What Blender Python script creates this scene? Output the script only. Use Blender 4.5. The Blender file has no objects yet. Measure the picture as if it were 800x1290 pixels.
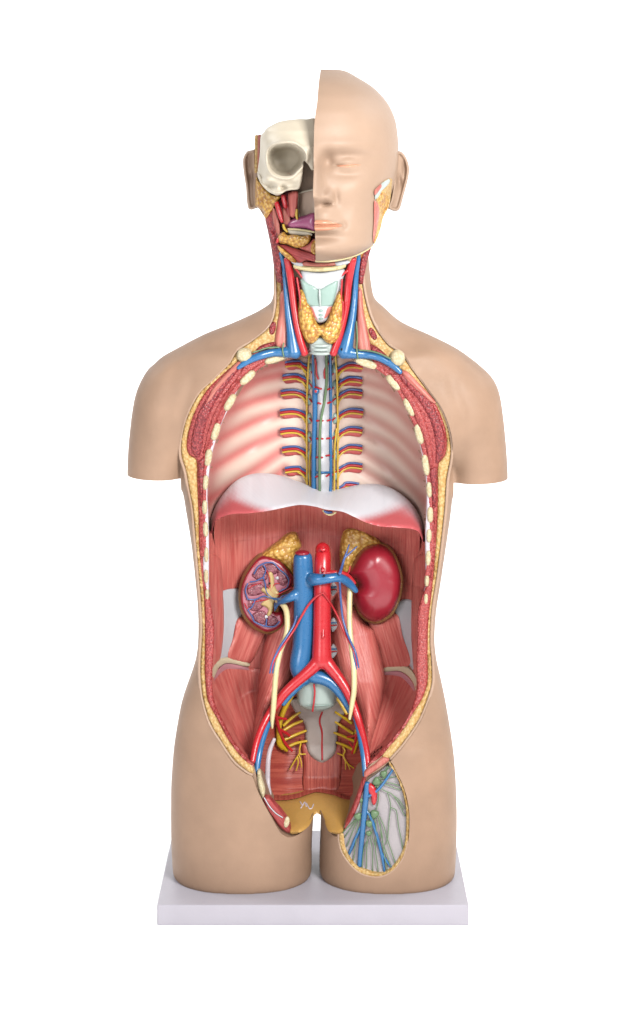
import bpy, bmesh, math, random
import numpy as np
from mathutils import Vector, Matrix
from mathutils.bvhtree import BVHTree
from mathutils.geometry import delaunay_2d_cdt
random.seed(7); rng = np.random.default_rng(7)
scene = bpy.context.scene
col = scene.collection
S = 0.00085          # metres per unit (one unit = one photo pixel on the section plane)
F = 2400.0           # camera distance in units
ZE = 924.0           # eye height in units

def P(px, py, Y):    # point seen at (px,py) lying at depth Y
    k = (F + Y) / F
    return ((px - 400) * k * S, Y * S, (ZE - (py - 200) * k) * S)
def PA(px, py, Y):
    k = (F + Y) / F
    return np.stack([(px - 400) * k * S, Y * S, (ZE - (py - 200) * k) * S], 1)
def WA(x, py, Y):
    x, py, Y = np.broadcast_arrays(x, py, Y)
    return np.stack([(x - 400) * S, Y * S, (ZE - (py - 200)) * S], 1)

# ---------------------------------------------------------------- materials
KA = 0.46
def lin(v):
    v /= 255.0
    return v / 12.92 if v <= 0.04045 else ((v + 0.055) / 1.055) ** 2.4
def C(r, g, b, k=1.0):
    return (lin(r) * KA * k, lin(g) * KA * k, lin(b) * KA * k, 1.0)
class NT:
    def __init__(s, name):
        s.m = bpy.data.materials.new(name); s.m.use_nodes = True
        s.t = s.m.node_tree; s.b = s.t.nodes['Principled BSDF']
    def n(s, typ, **kw):
        x = s.t.nodes.new(typ)
        for k, v in kw.items():
            if hasattr(x, k) and k not in x.inputs: setattr(x, k, v)
            else: x.inputs[k].default_value = v
        return x
    def l(s, a, b): s.t.links.new(a, b)
    def mix(s, fac, a, b):
        x = s.n('ShaderNodeMix', data_type='RGBA')
        for sock, v in ((x.inputs[0], fac), (x.inputs[6], a), (x.inputs[7], b)):
            if hasattr(v, 'links'): s.l(v, sock)
            else: sock.default_value = v
        return x.outputs[2]
    def ramp(s, fac, lo, hi):
        x = s.n('ShaderNodeMapRange'); x.clamp = True
        x.inputs[1].default_value = lo; x.inputs[2].default_value = hi
        s.l(fac, x.inputs[0]); return x.outputs[0]
    def bump(s, h, strength, dist):
        x = s.n('ShaderNodeBump', Strength=strength, Distance=dist * S)
        s.l(h, x.inputs['Height']); s.l(x.outputs[0], s.b.inputs['Normal']); return x
    def fin(s, color, rough, spec, coat=0):
        if hasattr(color, 'links'): s.l(color, s.b.inputs['Base Color'])
        else: s.b.inputs['Base Color'].default_value = color
        s.b.inputs['Roughness'].default_value = rough
        s.b.inputs['Specular IOR Level'].default_value = spec
        return s.m
def obj_coord(t): return t.n('ShaderNodeTexCoord').outputs['Object']

def plain(name, c, rough=.38, spec=.4, var=.10, bump=.12):
    t = NT(name); co = obj_coord(t)
    n1 = t.n('ShaderNodeTexNoise', Scale=0.02 / S, Detail=4.0); t.l(co, n1.inputs['Vector'])
    d = tuple(x * (1 - var * 1.6) for x in c[:3]) + (1,); e = tuple(min(1, x * (1 + var * .6)) for x in c[:3]) + (1,)
    cc = t.mix(t.ramp(n1.outputs[0], .3, .7), d, e)
    n2 = t.n('ShaderNodeTexNoise', Scale=0.25 / S, Detail=3.0); t.l(co, n2.inputs['Vector'])
    t.bump(n2.outputs[0], bump, 2.0)
    m = t.fin(cc, rough, spec)
    rr = t.n('ShaderNodeMapRange'); rr.inputs[3].default_value = max(.05, rough - .06); rr.inputs[4].default_value = rough + .08
    t.l(n2.outputs[0], rr.inputs[0]); t.l(rr.outputs[0], t.b.inputs['Roughness'])
    return m
def grains(name, c1, c2, size, strength=.8, rough=.42, spec=.28, hi=None):
    t = NT(name); co = obj_coord(t)
    nz = t.n('ShaderNodeTexNoise', Scale=.5 / (size * S), Detail=1.0); t.l(co, nz.inputs['Vector'])
    mx = t.n('ShaderNodeMix', data_type='RGBA'); mx.blend_type = 'LINEAR_LIGHT'; mx.inputs[0].default_value = .14 * size * S
    t.l(co, mx.inputs[6]); t.l(nz.outputs['Color'], mx.inputs[7])
    v = t.n('ShaderNodeTexVoronoi', Scale=1 / (size * S)); v.feature = 'F1'; t.l(mx.outputs[2], v.inputs['Vector'])
    f = t.ramp(v.outputs['Distance'], .30, .72)
    n1 = t.n('ShaderNodeTexNoise', Scale=.03 / S, Detail=3.0); t.l(co, n1.inputs['Vector'])
    base = t.mix(t.ramp(n1.outputs[0], .35, .7), c1, hi or tuple(min(1, x * 1.12) for x in c1[:3]) + (1,))
    cc = t.mix(f, base, c2)
    inv = t.n('ShaderNodeMath', operation='SUBTRACT'); inv.inputs[0].default_value = 1; t.l(v.outputs['Distance'], inv.inputs[1])
    t.bump(inv.outputs[0], strength, size * .55)
    return t.fin(cc, rough, spec)
def fibre(name, c1, c2, w=2.2, strength=.5, rough=.42, spec=.3, use_col=False, c3=None):
    """striated muscle: attribute 'fib' holds (across, along) in units"""
    t = NT(name)
    a = t.n('ShaderNodeAttribute'); a.attribute_name = 'fib'
    mp = t.n('ShaderNodeMapping'); mp.inputs['Scale'].default_value = (1 / w, .018, 1)
    t.l(a.outputs['Vector'], mp.inputs['Vector'])
    n = t.n('ShaderNodeTexNoise', Scale=1.0, Detail=2.5, Roughness=.6); n.noise_dimensions = '2D'; t.l(mp.outputs[0], n.inputs['Vector'])
    f = t.ramp(n.outputs[0], .34, .66)
    m2 = t.n('ShaderNodeMapping'); m2.inputs['Scale'].default_value = (.05, .012, 1); t.l(a.outputs['Vector'], m2.inputs['Vector'])
    n2 = t.n('ShaderNodeTexNoise', Scale=1.0, Detail=3.0); n2.noise_dimensions = '2D'; t.l(m2.outputs[0], n2.inputs['Vector'])
    if use_col:
        ca = t.n('ShaderNodeAttribute'); ca.attribute_name = 'Col'
        dk = t.n('ShaderNodeMix', data_type='RGBA'); dk.blend_type = 'MULTIPLY'; dk.inputs[0].default_value = 1
        t.l(ca.outputs['Color'], dk.inputs[6]); dk.inputs[7].default_value = c2
        cc = t.mix(f, dk.outputs[2], ca.outputs['Color'])
    else:
        cA = t.mix(t.ramp(n2.outputs[0], .35, .65), c1, c3 or tuple(x * .82 for x in c1[:3]) + (1,))
        cc = t.mix(f, c2, cA)
    t.bump(n.outputs[0], strength, 1.6)
    return t.fin(cc, rough, spec)
def painted(name, rough=.4, spec=.35, bump=.12):
    t = NT(name); ca = t.n('ShaderNodeAttribute'); ca.attribute_name = 'Col'
    n2 = t.n('ShaderNodeTexNoise', Scale=0.2 / S, Detail=3.0); t.l(obj_coord(t), n2.inputs['Vector'])
    t.bump(n2.outputs[0], bump, 2.0)
    return t.fin(ca.outputs['Color'], rough, spec)

M = {}
M['skin'] = plain('skin_paint', C(202, 165, 138, .76), .54, .22, .08, .06)
M['face'] = plain('face_paint', C(216, 182, 156, .77), .5, .25, .04, .04)
M['skin_edge'] = plain('skin_edge_paint', C(232, 194, 166, .66), .42, .3, .05)
M['board'] = plain('white_lilac_plastic', C(216, 211, 222, .82), .42, .35, .03, .05)
M['fat'] = grains('yellow_fat', C(240, 204, 140, .82), C(222, 174, 102, .82), 3.9, .6)
M['gland'] = grains('golden_gland', C(232, 182, 88), C(184, 124, 48), 4.4, .8, .3, .45)
M['adrenal'] = grains('ochre_fat_capsule', C(244, 198, 104), C(206, 150, 64), 5.6, .8, .32, .45)
M['flesh'] = grains('red_sectioned_muscle', C(190, 84, 80), C(160, 56, 56), 2.4, .8, .4, .35)
M['flesh_dark'] = grains('dark_red_sectioned_muscle', C(172, 66, 68), C(128, 40, 46), 2.8, .9, .4, .35)
M['bone'] = grains('cream_bone_section', C(244, 228, 190, .8), C(228, 208, 164, .8), 3.0, .35, .45, .3)
M['cream'] = plain('cream_paint', C(240, 222, 168), .33, .42, .05, .03)
M['skull'] = plain('skull_bone_paint', C(238, 225, 202, .95), .42, .35, .08)
M['white'] = plain('white_paint', C(226, 228, 234, .86), .38, .4, .04)
M['pleura'] = plain('pale_lilac_lining', C(226, 214, 222), .35, .4, .04)
M['fascia'] = plain('grey_white_fascia', C(206, 197, 200, .78), .4, .35, .05, .25)
M['pelvis'] = plain('renal_pelvis_paint', C(226, 196, 132, .95), .36, .4, .12)
M['crest'] = plain('crest_paint', C(234, 220, 186), .4, .32, .06)
M['cartedge'] = plain('mauve_cartilage', C(214, 150, 158), .4, .32, .12)
M['disc'] = plain('shaded_disc_paint', C(200, 216, 208, .75), .32, .4, .05)  # cartilage tone taken darker, the shadow below the vessels put into the colour
M['cart'] = plain('pale_green_cartilage', C(214, 228, 222, .8), .3, .45, .05)
M['cart2'] = plain('grey_green_cartilage', C(172, 200, 190, .9), .3, .45, .05)
M['blue'] = plain('vein_blue', C(46, 116, 172), .28, .5, .06, .02)
M['blue_thin'] = plain('dull_vein_blue', C(74, 104, 168), .32, .45, .10)
M['red'] = plain('artery_red', C(212, 38, 48), .28, .5, .05, .02)
M['red_thin'] = plain('thin_artery_red', C(206, 42, 52), .34, .4, .08)
M['yellow'] = plain('nerve_yellow', C(236, 196, 70), .33, .42, .08)
M['yellow_deep'] = plain('deep_nerve_yellow', C(226, 184, 40), .33, .42, .08)
M['green'] = plain('lymph_green', C(110, 140, 100), .4, .35, .10)
M['kidney'] = plain('kidney_red', C(164, 32, 50), .31, .5, .05, .02)
M['cortex'] = plain('kidney_cortex_pink', C(206, 130, 146), .35, .4, .08)
M['pyramid'] = grains('kidney_pyramid_mauve', C(164, 92, 104), C(126, 60, 74), 2.6, .6, .32, .45)
M['capsule'] = plain('brown_capsule', C(176, 132, 82), .4, .35, .1)
M['tongue'] = plain('tongue_purple', C(186, 96, 140, 1.1), .28, .5, .08)
M['sinus'] = plain('sinus_grey_brown', C(196, 170, 150, 1.15), .45, .3, .1)
M['ochre'] = plain('pelvic_floor_ochre', C(192, 148, 80, 1.25), .36, .4, .06)
M['lips'] = plain('lip_orange', C(244, 174, 140, .84), .34, .4, .05)
M['muscle'] = fibre('striated_red_muscle', C(214, 124, 113, 1.32), C(184, 88, 82, 1.32), 2.2, .5)
M['muscle_pink'] = fibre('pink_strap_muscle', C(220, 138, 122), C(196, 104, 94), 2.2, .45)
M['muscle_deep'] = fibre('deep_red_pelvic_muscle', C(186, 94, 78, 1.35), C(150, 62, 54, 1.35), 2.6, .5)
M['muscle_dark'] = fibre('dark_red_muscle', C(190, 84, 82, 1.1), C(150, 54, 56, 1.1), 2.2, .6)
M['stub'] = plain('pale_red_stub', C(220, 100, 98), .4, .35, .1, .3)
M['groove'] = plain('dark_red_groove', C(110, 36, 36), .5, .3)
M['wall'] = painted('rib_wall_paint', .42, .32)
M['dia'] = fibre('diaphragm_paint', None, (.97, .95, .95, 1), 2.0, .07, .4, .35, use_col=True)
M['sacrum'] = plain('grey_sacrum_paint', C(196, 182, 174, .95), .42, .35, .1)
M['black'] = plain('dark_hole', (.004, .004, .005, 1), .6, .2)

# ---------------------------------------------------------------- geometry helpers
def cat_closed(pts, step, tension=.5):
    p = np.array(pts, float); n = len(p); out = []
    for i in range(n):
        a, b, c, d = p[i - 1], p[i], p[(i + 1) % n], p[(i + 2) % n]
        L = np.linalg.norm(c - b); k = max(1, int(round(L / step)))
        m1, m2 = (c - a) * tension, (d - b) * tension
        l1, l2 = np.linalg.norm(m1), np.linalg.norm(m2)
        if l1 > L: m1 = m1 * L / l1
        if l2 > L: m2 = m2 * L / l2
        for t in np.arange(k) / k:
            h = (2*t**3 - 3*t*t + 1, t**3 - 2*t*t + t, -2*t**3 + 3*t*t, t**3 - t*t)
            out.append(h[0]*b + h[1]*m1 + h[2]*c + h[3]*m2)
    return np.array(out)
def cat_open(pts, step):
    p = np.array(pts, float); n = len(p); out = []
    for i in range(n - 1):
        b, c = p[i], p[i+1]; a = p[i-1] if i else 2*b - c; d = p[i+2] if i + 2 < n else 2*c - b
        L = np.linalg.norm((c - b)[:3]); k = max(1, int(round(L / step)))
        m1, m2 = (c - a)*.5, (d - b)*.5
        l1, l2 = np.linalg.norm(m1[:3]), np.linalg.norm(m2[:3])
        if l1 > L: m1 = m1*L/l1
        if l2 > L: m2 = m2*L/l2
        for t in np.arange(k)/k:
            out.append((2*t**3-3*t*t+1)*b + (t**3-2*t*t+t)*m1 + (-2*t**3+3*t*t)*c + (t**3-t*t)*m2)
    out.append(p[-1]); return np.array(out)
def inside(poly, q):
    x, y = q[:, 0], q[:, 1]; r = np.zeros(len(q), bool); j = len(poly) - 1
    for i in range(len(poly)):
        xi, yi = poly[i]; xj, yj = poly[j]
        if yi != yj:
            c = ((yi > y) != (yj > y)) & (x < (xj - xi) * (y - yi) / (yj - yi) + xi); r ^= c
        j = i
    return r
def dist(poly, q, closed=True):
    a = np.asarray(poly, float); b = np.roll(a, -1, 0)
    if not closed: a, b = a[:-1], b[:-1]
    best = np.full(len(q), 1e9)
    for i in range(len(a)):
        ab = b[i] - a[i]; L = ab @ ab
        if L < 1e-9: continue
        t = np.clip(((q - a[i]) @ ab) / L, 0, 1)
        d = np.hypot(*(q - a[i] - t[:, None] * ab).T); best = np.minimum(best, d)
    return best
def triang(poly, step):
    lo, hi = poly.min(0), poly.max(0)
    xs = np.arange(lo[0], hi[0] + step, step); ys = np.arange(lo[1], hi[1] + step, step * .866)
    g = np.array([(x + (step / 2 if j % 2 else 0), y) for j, y in enumerate(ys) for x in xs])
    g = g[inside(poly, g)]
    if len(g): g = g[dist(poly, g) > .55 * step]
    pts = np.vstack([poly, g]) if len(g) else poly
    nb = len(poly)
    v, e, f, *_ = delaunay_2d_cdt([Vector((float(a), float(b))) for a, b in pts], [(i, (i + 1) % nb) for i in range(nb)], [], 1, 1e-4)
    v = np.array([(a.x, a.y) for a in v]); f = [tuple(t) for t in f]
    return v, f
def mesh_obj(name, verts, faces, mat, parent, sharp=50, fix=True):
    me = bpy.data.meshes.new(name)
    me.from_pydata([tuple(map(float, v)) for v in verts], [], [tuple(int(i) for i in f) for f in faces])
    if fix:
        bm = bmesh.new(); bm.from_mesh(me); bmesh.ops.recalc_face_normals(bm, faces=bm.faces); bm.to_mesh(me); bm.free()
    me.polygons.foreach_set('use_smooth', [True] * len(me.polygons))
    if sharp: me.set_sharp_from_angle(angle=math.radians(sharp))
    o = bpy.data.objects.new(name, me); col.objects.link(o)
    if mat: me.materials.append(mat)
    if parent: o.parent = parent
    return o
def set_attrs(o, fib=None, colr=None):
    me = o.data
    if fib is not None:
        a = me.attributes.new('fib', 'FLOAT_VECTOR', 'POINT'); a.data.foreach_set('vector', np.asarray(fib, np.float32).ravel())
    if colr is not None:
        a = me.attributes.new('Col', 'FLOAT_COLOR', 'POINT'); a.data.foreach_set('color', np.asarray(colr, np.float32).ravel())
def slab(name, poly, depth, mat, parent, thick=8, step=3.0, r=4.0, h=2.0, curve=True, fib=None, colr=None, sharp=55, label=None, tens=.5, wob=0):
    """relief: outline in photo units, depth(px,py,d)->Y of its front, rounded edge (r,h), solid to `thick` behind"""
    pl = cat_closed(poly, step, tens) if curve else cat_closed(poly, step, 0)
    v, f = triang(pl, step)
    d = dist(pl, v)
    Y = depth(v[:, 0], v[:, 1], d) if callable(depth) else np.full(len(v), float(depth))
    t = np.clip(d / r, 0, 1); Y = Y - h * np.sqrt(np.clip(1 - (1 - t) ** 2, 0, 1))
    if wob: Y = Y + wob * np.sin(v[:, 0] * .21 + 1.3) * np.sin(v[:, 1] * .17 + .4)
    fr = PA(v[:, 0], v[:, 1], Y); bk = fr.copy(); bk[:, 1] += thick * S
    cnt = {}
    for t_ in f:
        for i in range(len(t_)):
            a, b = t_[i], t_[(i + 1) % len(t_)]; cnt[(a, b)] = 1
    n = len(v); faces = list(f) + [tuple(i + n for i in reversed(t_)) for t_ in f]
    for (a, b) in cnt:
        if (b, a) not in cnt: faces.append((b, a, a + n, b + n))
    o = mesh_obj(name, np.vstack([fr, bk]), faces, mat, parent, sharp)
    if fib is None and mat and mat.node_tree.nodes.get('Attribute'): fib = lambda x, y: (x, y)
    fa = None; ca = None
    if fib is not None:
        u, w = fib(v[:, 0], v[:, 1]); fa = np.stack([u, w, np.zeros(n)], 1); fa = np.vstack([fa, fa])
    if colr is not None:
        ca = colr(v[:, 0], v[:, 1], d); ca = np.vstack([ca, ca])
    set_attrs(o, fa, ca)
    if label: o['label'] = label
    return o
def tube(name, pts, mat, parent, sides=12, step=2.5, label=None, flat=1.0, cap=True):
    """pts: (px,py,Y,r)"""
    p = cat_open(pts, step); c = PA(p[:, 0], p[:, 1], p[:, 2]); rad = p[:, 3] * S
    n = len(c); tg = np.gradient(c, axis=0); tg /= np.linalg.norm(tg, axis=1)[:, None] + 1e-12
    up = np.array([0., 1., 0.]); verts = []; ring = []
    C2 = list(c); R2 = list(rad); T2 = list(tg)
    if cap:
        C2 = [c[0] - tg[0]*rad[0]*.55, c[0] - tg[0]*rad[0]*.3] + C2 + [c[-1] + tg[-1]*rad[-1]*.3, c[-1] + tg[-1]*rad[-1]*.55]
        R2 = [rad[0]*.45, rad[0]*.82] + R2 + [rad[-1]*.82, rad[-1]*.45]; T2 = [tg[0]]*2 + T2 + [tg[-1]]*2
    for q, rr, t in zip(C2, R2, T2):
        a = np.cross(t, up); a /= np.linalg.norm(a) + 1e-12; b = np.cross(a, t)
        for k in range(sides):
            th = 2*math.pi*k/sides; verts.append(q + rr*(math.cos(th)*a + flat*math.sin(th)*b))
    m = len(C2); faces = []
    for i in range(m - 1):
        for k in range(sides):
            k2 = (k + 1) % sides
            faces.append((i*sides + k, i*sides + k2, (i + 1)*sides + k2, (i + 1)*sides + k))
    faces.append(tuple(range(sides))); faces.append(tuple(reversed(range((m - 1)*sides, m*sides))))
    o = mesh_obj(name, verts, faces, mat, parent, 60)
    if label: o['label'] = label
    return o
def blob(name, px, py, Y, rx, ry, rz, mat, parent, rot=0, seg=20, ring=12, wob=.0, label=None):
    """ellipsoid-like knob; radii in units across, up, deep; rot in degrees in the picture plane"""
    cx, cy, cz = P(px, py, Y); vs = []; fs = []
    ca, sa = math.cos(math.radians(rot)), math.sin(math.radians(rot))
    for i in range(ring + 1):
        ph = math.pi*i/ring
        for k in range(seg):
            th = 2*math.pi*k/seg; w = 1 + wob*math.sin(3*th + px)*math.sin(ph)
            x = rx*w*math.sin(ph)*math.cos(th); z = ry*w*math.sin(ph)*math.sin(th); y = -rz*math.cos(ph)
            vs.append((cx + (x*ca - z*sa)*S, cy + y*S, cz + (x*sa + z*ca)*S))
    for i in range(ring):
        for k in range(seg):
            k2 = (k+1) % seg; fs.append((i*seg+k, i*seg+k2, (i+1)*seg+k2, (i+1)*seg+k))
    bm = bmesh.new(); vv = [bm.verts.new(v) for v in vs]
    for f in fs: bm.faces.new([vv[i] for i in f])
    bmesh.ops.remove_doubles(bm, verts=bm.verts, dist=1e-7)
    bmesh.ops.recalc_face_normals(bm, faces=bm.faces)
    me = bpy.data.meshes.new(name); bm.to_mesh(me); bm.free()
    me.polygons.foreach_set('use_smooth', [True]*len(me.polygons)); me.materials.append(mat)
    o = bpy.data.objects.new(name, me); col.objects.link(o); o.parent = parent
    if label: o['label'] = label
    return o
def loft(rows, nseg=72, step=6.0, horiz=False):
    """rows: (py, xl, xr, front, back, n) superellipse sections -> verts, faces (closed)"""
    r = cat_open([(a[0], 0, 0) + tuple(a[1:]) for a in rows], step)
    th = np.linspace(0, 2*np.pi, nseg, endpoint=False); V = []
    for q in r:
        t, xl, xr, a, b, n = q[0], q[3], q[4], q[5], q[6], q[7]
        cx, hw = (xl + xr)/2, (xr - xl)/2; c, s = np.cos(th), np.sin(th)
        u = hw*np.sign(c)*np.abs(c)**(2/n); w = np.where(s < 0, a, b)*np.sign(s)*np.abs(s)**(2/n)
        if horiz: V.append(WA(t, cx + u, w))
        else: V.append(WA(cx + u, t, w))
    m = len(r); F_ = []
    for i in range(m - 1):
        for k in range(nseg):
            k2 = (k+1) % nseg; F_.append((i*nseg+k, i*nseg+k2, (i+1)*nseg+k2, (i+1)*nseg+k))
    F_.append(tuple(range(nseg))); F_.append(tuple(reversed(range((m-1)*nseg, m*nseg))))
    return np.vstack(V), F_
def evaluated(o):
    dg = bpy.context.evaluated_depsgraph_get(); dg.update()
    return bpy.data.meshes.new_from_object(o.evaluated_get(dg))
def boolean(o, cutter, op='DIFFERENCE'):
    m = o.modifiers.new('cut', 'BOOLEAN'); m.operation = op; m.solver = 'EXACT'; m.object = cutter
    me = evaluated(o); o.modifiers.clear(); old = o.data; o.data = me; bpy.data.meshes.remove(old)
    cm = cutter.data; bpy.data.objects.remove(cutter); bpy.data.meshes.remove(cm)
def cutter(poly, depth, step=4.0, front=-320, ray=False):
    pl = cat_closed(poly, step); v, f = triang(pl, step); d = dist(pl, v)
    Y = depth(v[:, 0], v[:, 1], d); bk = PA(v[:, 0], v[:, 1], Y); fr = PA(v[:, 0], v[:, 1], np.full(len(v), -200.0)) if ray else bk.copy(); fr[:, 1] = -200*S if ray else front*S
    n = len(v); cnt = {(t[i], t[(i+1) % 3]) for t in f for i in range(3)}
    faces = list(f) + [tuple(i + n for i in reversed(t)) for t in f] + [(b, a, a + n, b + n) for a, b in cnt if (b, a) not in cnt]
    return mesh_obj('cutter', np.vstack([fr, bk]), faces, None, None, 0)
class Caster:
    def __init__(s, o): s.t = BVHTree.FromPolygons([v.co[:] for v in o.data.vertices], [p.vertices[:] for p in o.data.polygons])
    def __call__(s, px, py, miss=np.nan):
        o = Vector((0, -F*S, ZE*S)); r = []
        for a, b in zip(np.atleast_1d(px), np.atleast_1d(py)):
            d = Vector(P(float(a), float(b), 0)) - o; h = s.t.ray_cast(o, d.normalized())
            r.append(h[0].y / S if h[0] is not None else miss)
        return np.array(r)
def fuse(objs, voxel=1.1, it=8):
    o = objs[0]; bm = bmesh.new()
    for q in objs: bm.from_mesh(q.data)
    me = bpy.data.meshes.new(o.name); bm.to_mesh(me); bm.free(); mat = o.data.materials[0]; o.data = me
    r = o.modifiers.new('r', 'REMESH'); r.mode = 'VOXEL'; r.voxel_size = voxel*S
    m = o.modifiers.new('s', 'SMOOTH'); m.factor = .5; m.iterations = it
    me2 = evaluated(o); o.modifiers.clear(); o.data = me2; me2.materials.clear(); me2.materials.append(mat)
    me2.polygons.foreach_set('use_smooth', [True]*len(me2.polygons))
    for q in objs[1:]: bpy.data.objects.remove(q)
    return o
def I(x, xs, ys): return np.interp(x, xs, ys)
def SI(x, xs, ys, w=5.0):      # smoothed interpolation
    o = np.linspace(-1.6, 1.6, 13)*w; g = np.exp(-(o/w)**2); g /= g.sum(); x = np.asarray(x, float)
    return sum(gi*np.interp(x + oi, xs, ys) for gi, oi in zip(g, o))
def smooth_table(ys, xs):
    c = cat_open([(a, b, 0) for a, b in zip(ys, xs)], .5); return c[:, 0], c[:, 1]
# ---------------------------------------------------------------- setting
def structure(o): o['kind'] = 'structure'; return o
bd = NT('white_paper')
co_ = obj_coord(bd); nn = bd.n('ShaderNodeTexNoise', Scale=40.0, Detail=2.0); bd.l(co_, nn.inputs['Vector'])
bd.bump(nn.outputs[0], .02, .3)
M['paper'] = bd.fin((.97, .97, .97, 1), .9, .1)
prof = [(-6.0, 0.0)] + [(1.6, 0.0)] + [(1.6 + 1.2*math.sin(a), 1.2 - 1.2*math.cos(a)) for a in np.linspace(.1, math.pi/2, 14)] + [(2.8, 5.0)]
vs = []; fs = []
for i, (y, z) in enumerate(prof):
    vs += [(-5, y, z), (5, y, z)]
    if i: fs.append((2*i-2, 2*i-1, 2*i+1, 2*i))
bk = mesh_obj('backdrop', vs, fs, M['paper'], None, 0, fix=False); structure(bk)

# ---------------------------------------------------------------- the torso model
root = bpy.data.objects.new('torso_model', None); col.objects.link(root)
root.location = (0, 0, 0); root.empty_display_size = .05
root['label'] = 'opened anatomical torso model with half a face, standing on its white board'
root['category'] = 'anatomical model'

def board():
    bm = bmesh.new(); bmesh.ops.create_cube(bm, size=1)
    for v in bm.verts:
        v.co = Vector((v.co.x*376 - 5.5, v.co.y*255 + 22.5, (v.co.z + .5)*25))*S
    bmesh.ops.bevel(bm, geom=bm.edges[:], offset=2.2*S, segments=3, affect='EDGES', profile=.6)
    me = bpy.data.meshes.new('base_board'); bm.to_mesh(me); bm.free()
    me.polygons.foreach_set('use_smooth', [True]*len(me.polygons)); me.set_sharp_from_angle(angle=math.radians(35))
    me.materials.append(M['board'])
    o = bpy.data.objects.new('base_board', me); col.objects.link(o); o.parent = root
    o['label'] = 'white rectangular base board'
board()

# outlines of the opened front (photo units)
L0 = [(346,320),(346,356),(345.5,387),(338,410),(315.6,428.8),(297,442),(287.5,457),(269,475.6),(250,494),(237.5,516),(229.7,538),(226,560),(226.6,575.6),(232,594),(236.5,619),(240.5,641),(244.8,686),(249,734),(252,772),(252.8,794),(250.6,830),(250.6,854),(254,883),(263,912),(277.5,936),(294,960),(311,974),(318,977)]
L1 = [(354,320),(355.5,356),(354,382),(352.5,402),(351,420),(345,434),(325,441),(310,447),(300,453.8),(281,469.4),(259.4,491),(243.8,519),(236,544),(233.8,563),(237.5,574),(246,580),(247,603.8),(248,632),(248.8,650),(249.6,691),(253,724.6),(256,758),(257,806),(256.5,842),(258,866),(261,884),(273,907.5),(287,933.6),(303.6,955),(318,967)]
L2 = [(338,452),(320,465),(303,480),(287.5,500.6),(275,528.8),(267,547.5),(259.5,572.5),(256,595),(255,610),(255,660),(255.5,700),(257.5,730),(264.8,758),(269.7,794),(268.4,830),(267,854),(270,885),(284.6,917),(296.5,938),(313,958),(320,963)]
L3 = [(362.5,450.6),(337.5,458),(320,468),(303,485),(292,507),(281,528.8),(273,550.6),(267,572.5),(263,597.5),(261,622.5),(262,647.5),(263,680),(263,720),(262,749)]
R0 = [(460,320),(459,332),(458.8,355),(463.8,382.5),(472.5,407.5),(490,432.5),(507.5,445),(520,463),(540.6,491),(556,513),(566,538),(570,560),(569.5,578.8),(565,603.8),(562.5,640),(557.5,686),(552.6,724.6),(546,768),(544,806),(546,835),(546.5,857),(543,874),(529.6,907.5),(509,938),(492.5,957)]
R1 = [(452,320),(452,355),(454.5,382),(458,405),(463,425),(475,441),(491,453),(503,463),(525,485),(547,503.8),(559,528.8),(564,550.6),(562.5,572.5),(553.5,586.6),(553,625.6),(552,662),(548.6,710),(545,748.6),(541,782),(540,830),(540,858),(534.7,877),(523,897),(506,924),(482,953)]
R2 = [(470,457),(494,475.6),(509,497.5),(522,525.6),(533,553.8),(540.6,585),(544,616),(545,641),(545,690),(541,725),(534,746),(527,770),(526,806),(524.6,842),(526,866),(519,893),(509,912),(489,938),(464,963)]
R3 = [(448,453.8),(472,463),(487.5,475.6),(506,500.6),(519,525.6),(526.6,550.6),(533,578.8),(537.5,610),(537.5,641),(536,672.5),(536.5,720),(537,749)]
rev = lambda a: list(reversed(a))
OCH = [(324,993),(331,1007),(341.6,1026),(353.5,1045),(363,1051),(372.5,1051),(382,1047),(390,1040),(394,1030),(400,1024.5),(406.5,1030),(410.5,1041),(415,1049),(426,1052),(433.5,1047),(440,1036),(450.5,1015),(456.5,992.5),(461,980)]
WIN = [(461,980),(474.5,971.5),(484,965),(491.8,959.5),(500,973),(509,992.5),(514,1012),(515.8,1030),(514.5,1060),(509,1079.5),(497,1096),(482,1104.5),(467,1105),(450.5,1099),(437,1085.5),(428.8,1072),(425.8,1057),(427,1049.5),(440,1036),(450.5,1015),(456.5,992.5)]

# ---- skin body: lofts merged into one surface, then cut open
rows = [(285,350,462,50,70,2.0),(340,345.5,466,58,72,2.0),(370,344.5,470,58,76,2.0),(395,336,477,55,82,2.0),(420,316,494,58,92,2.1),(450,288,518,66,105,2.2),(490,258,545,76,112,2.4),(530,242,560,82,116,2.5),(560,234,567,84,118,2.5),(600,229,571,84,118,2.5),(640,234,568.5,80,114,2.5),(680,240.5,563,76,110,2.5),(734,246.5,555,74,106,2.5),(770,249.5,549.5,72,104,2.5),(806,249.5,547.5,70,104,2.5),(830,246.5,550,70,106,2.5),(852,239.5,555,70,108,2.5),(878,230.5,560.5,70,110,2.5),(900,225.5,564.5,70,110,2.5),(950,218,572,66,108,2.5),(1000,216,575,55,104,2.5),(1012,218,572,50,100,2.5)]
V, Fc = loft(rows); allv = [V]; allf = [Fc]
def add(v, f):
    k = sum(len(a) for a in allv); allv.append(v); allf.append([tuple(i + k for i in t) for t in f])
add(*loft([(930,222,394,62,96,2.2),(980,216,397,70,98,2.2),(1020,215.5,395.5,73,96,2.25),(1060,216,393,74,92,2.3),(1090,217.5,393,73,90,2.3),(1102,218.5,392,73,89,2.3)]))
add(*loft([(930,404,568,62,96,2.2),(980,402,574,70,98,2.2),(1020,404,575.5,73,96,2.25),(1060,403,575,74,92,2.3),(1090,402,573.5,73,90,2.3),(1102,402.5,573,73,89,2.3)]))
def shoulder(st): add(*loft(st, horiz=True))
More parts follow.
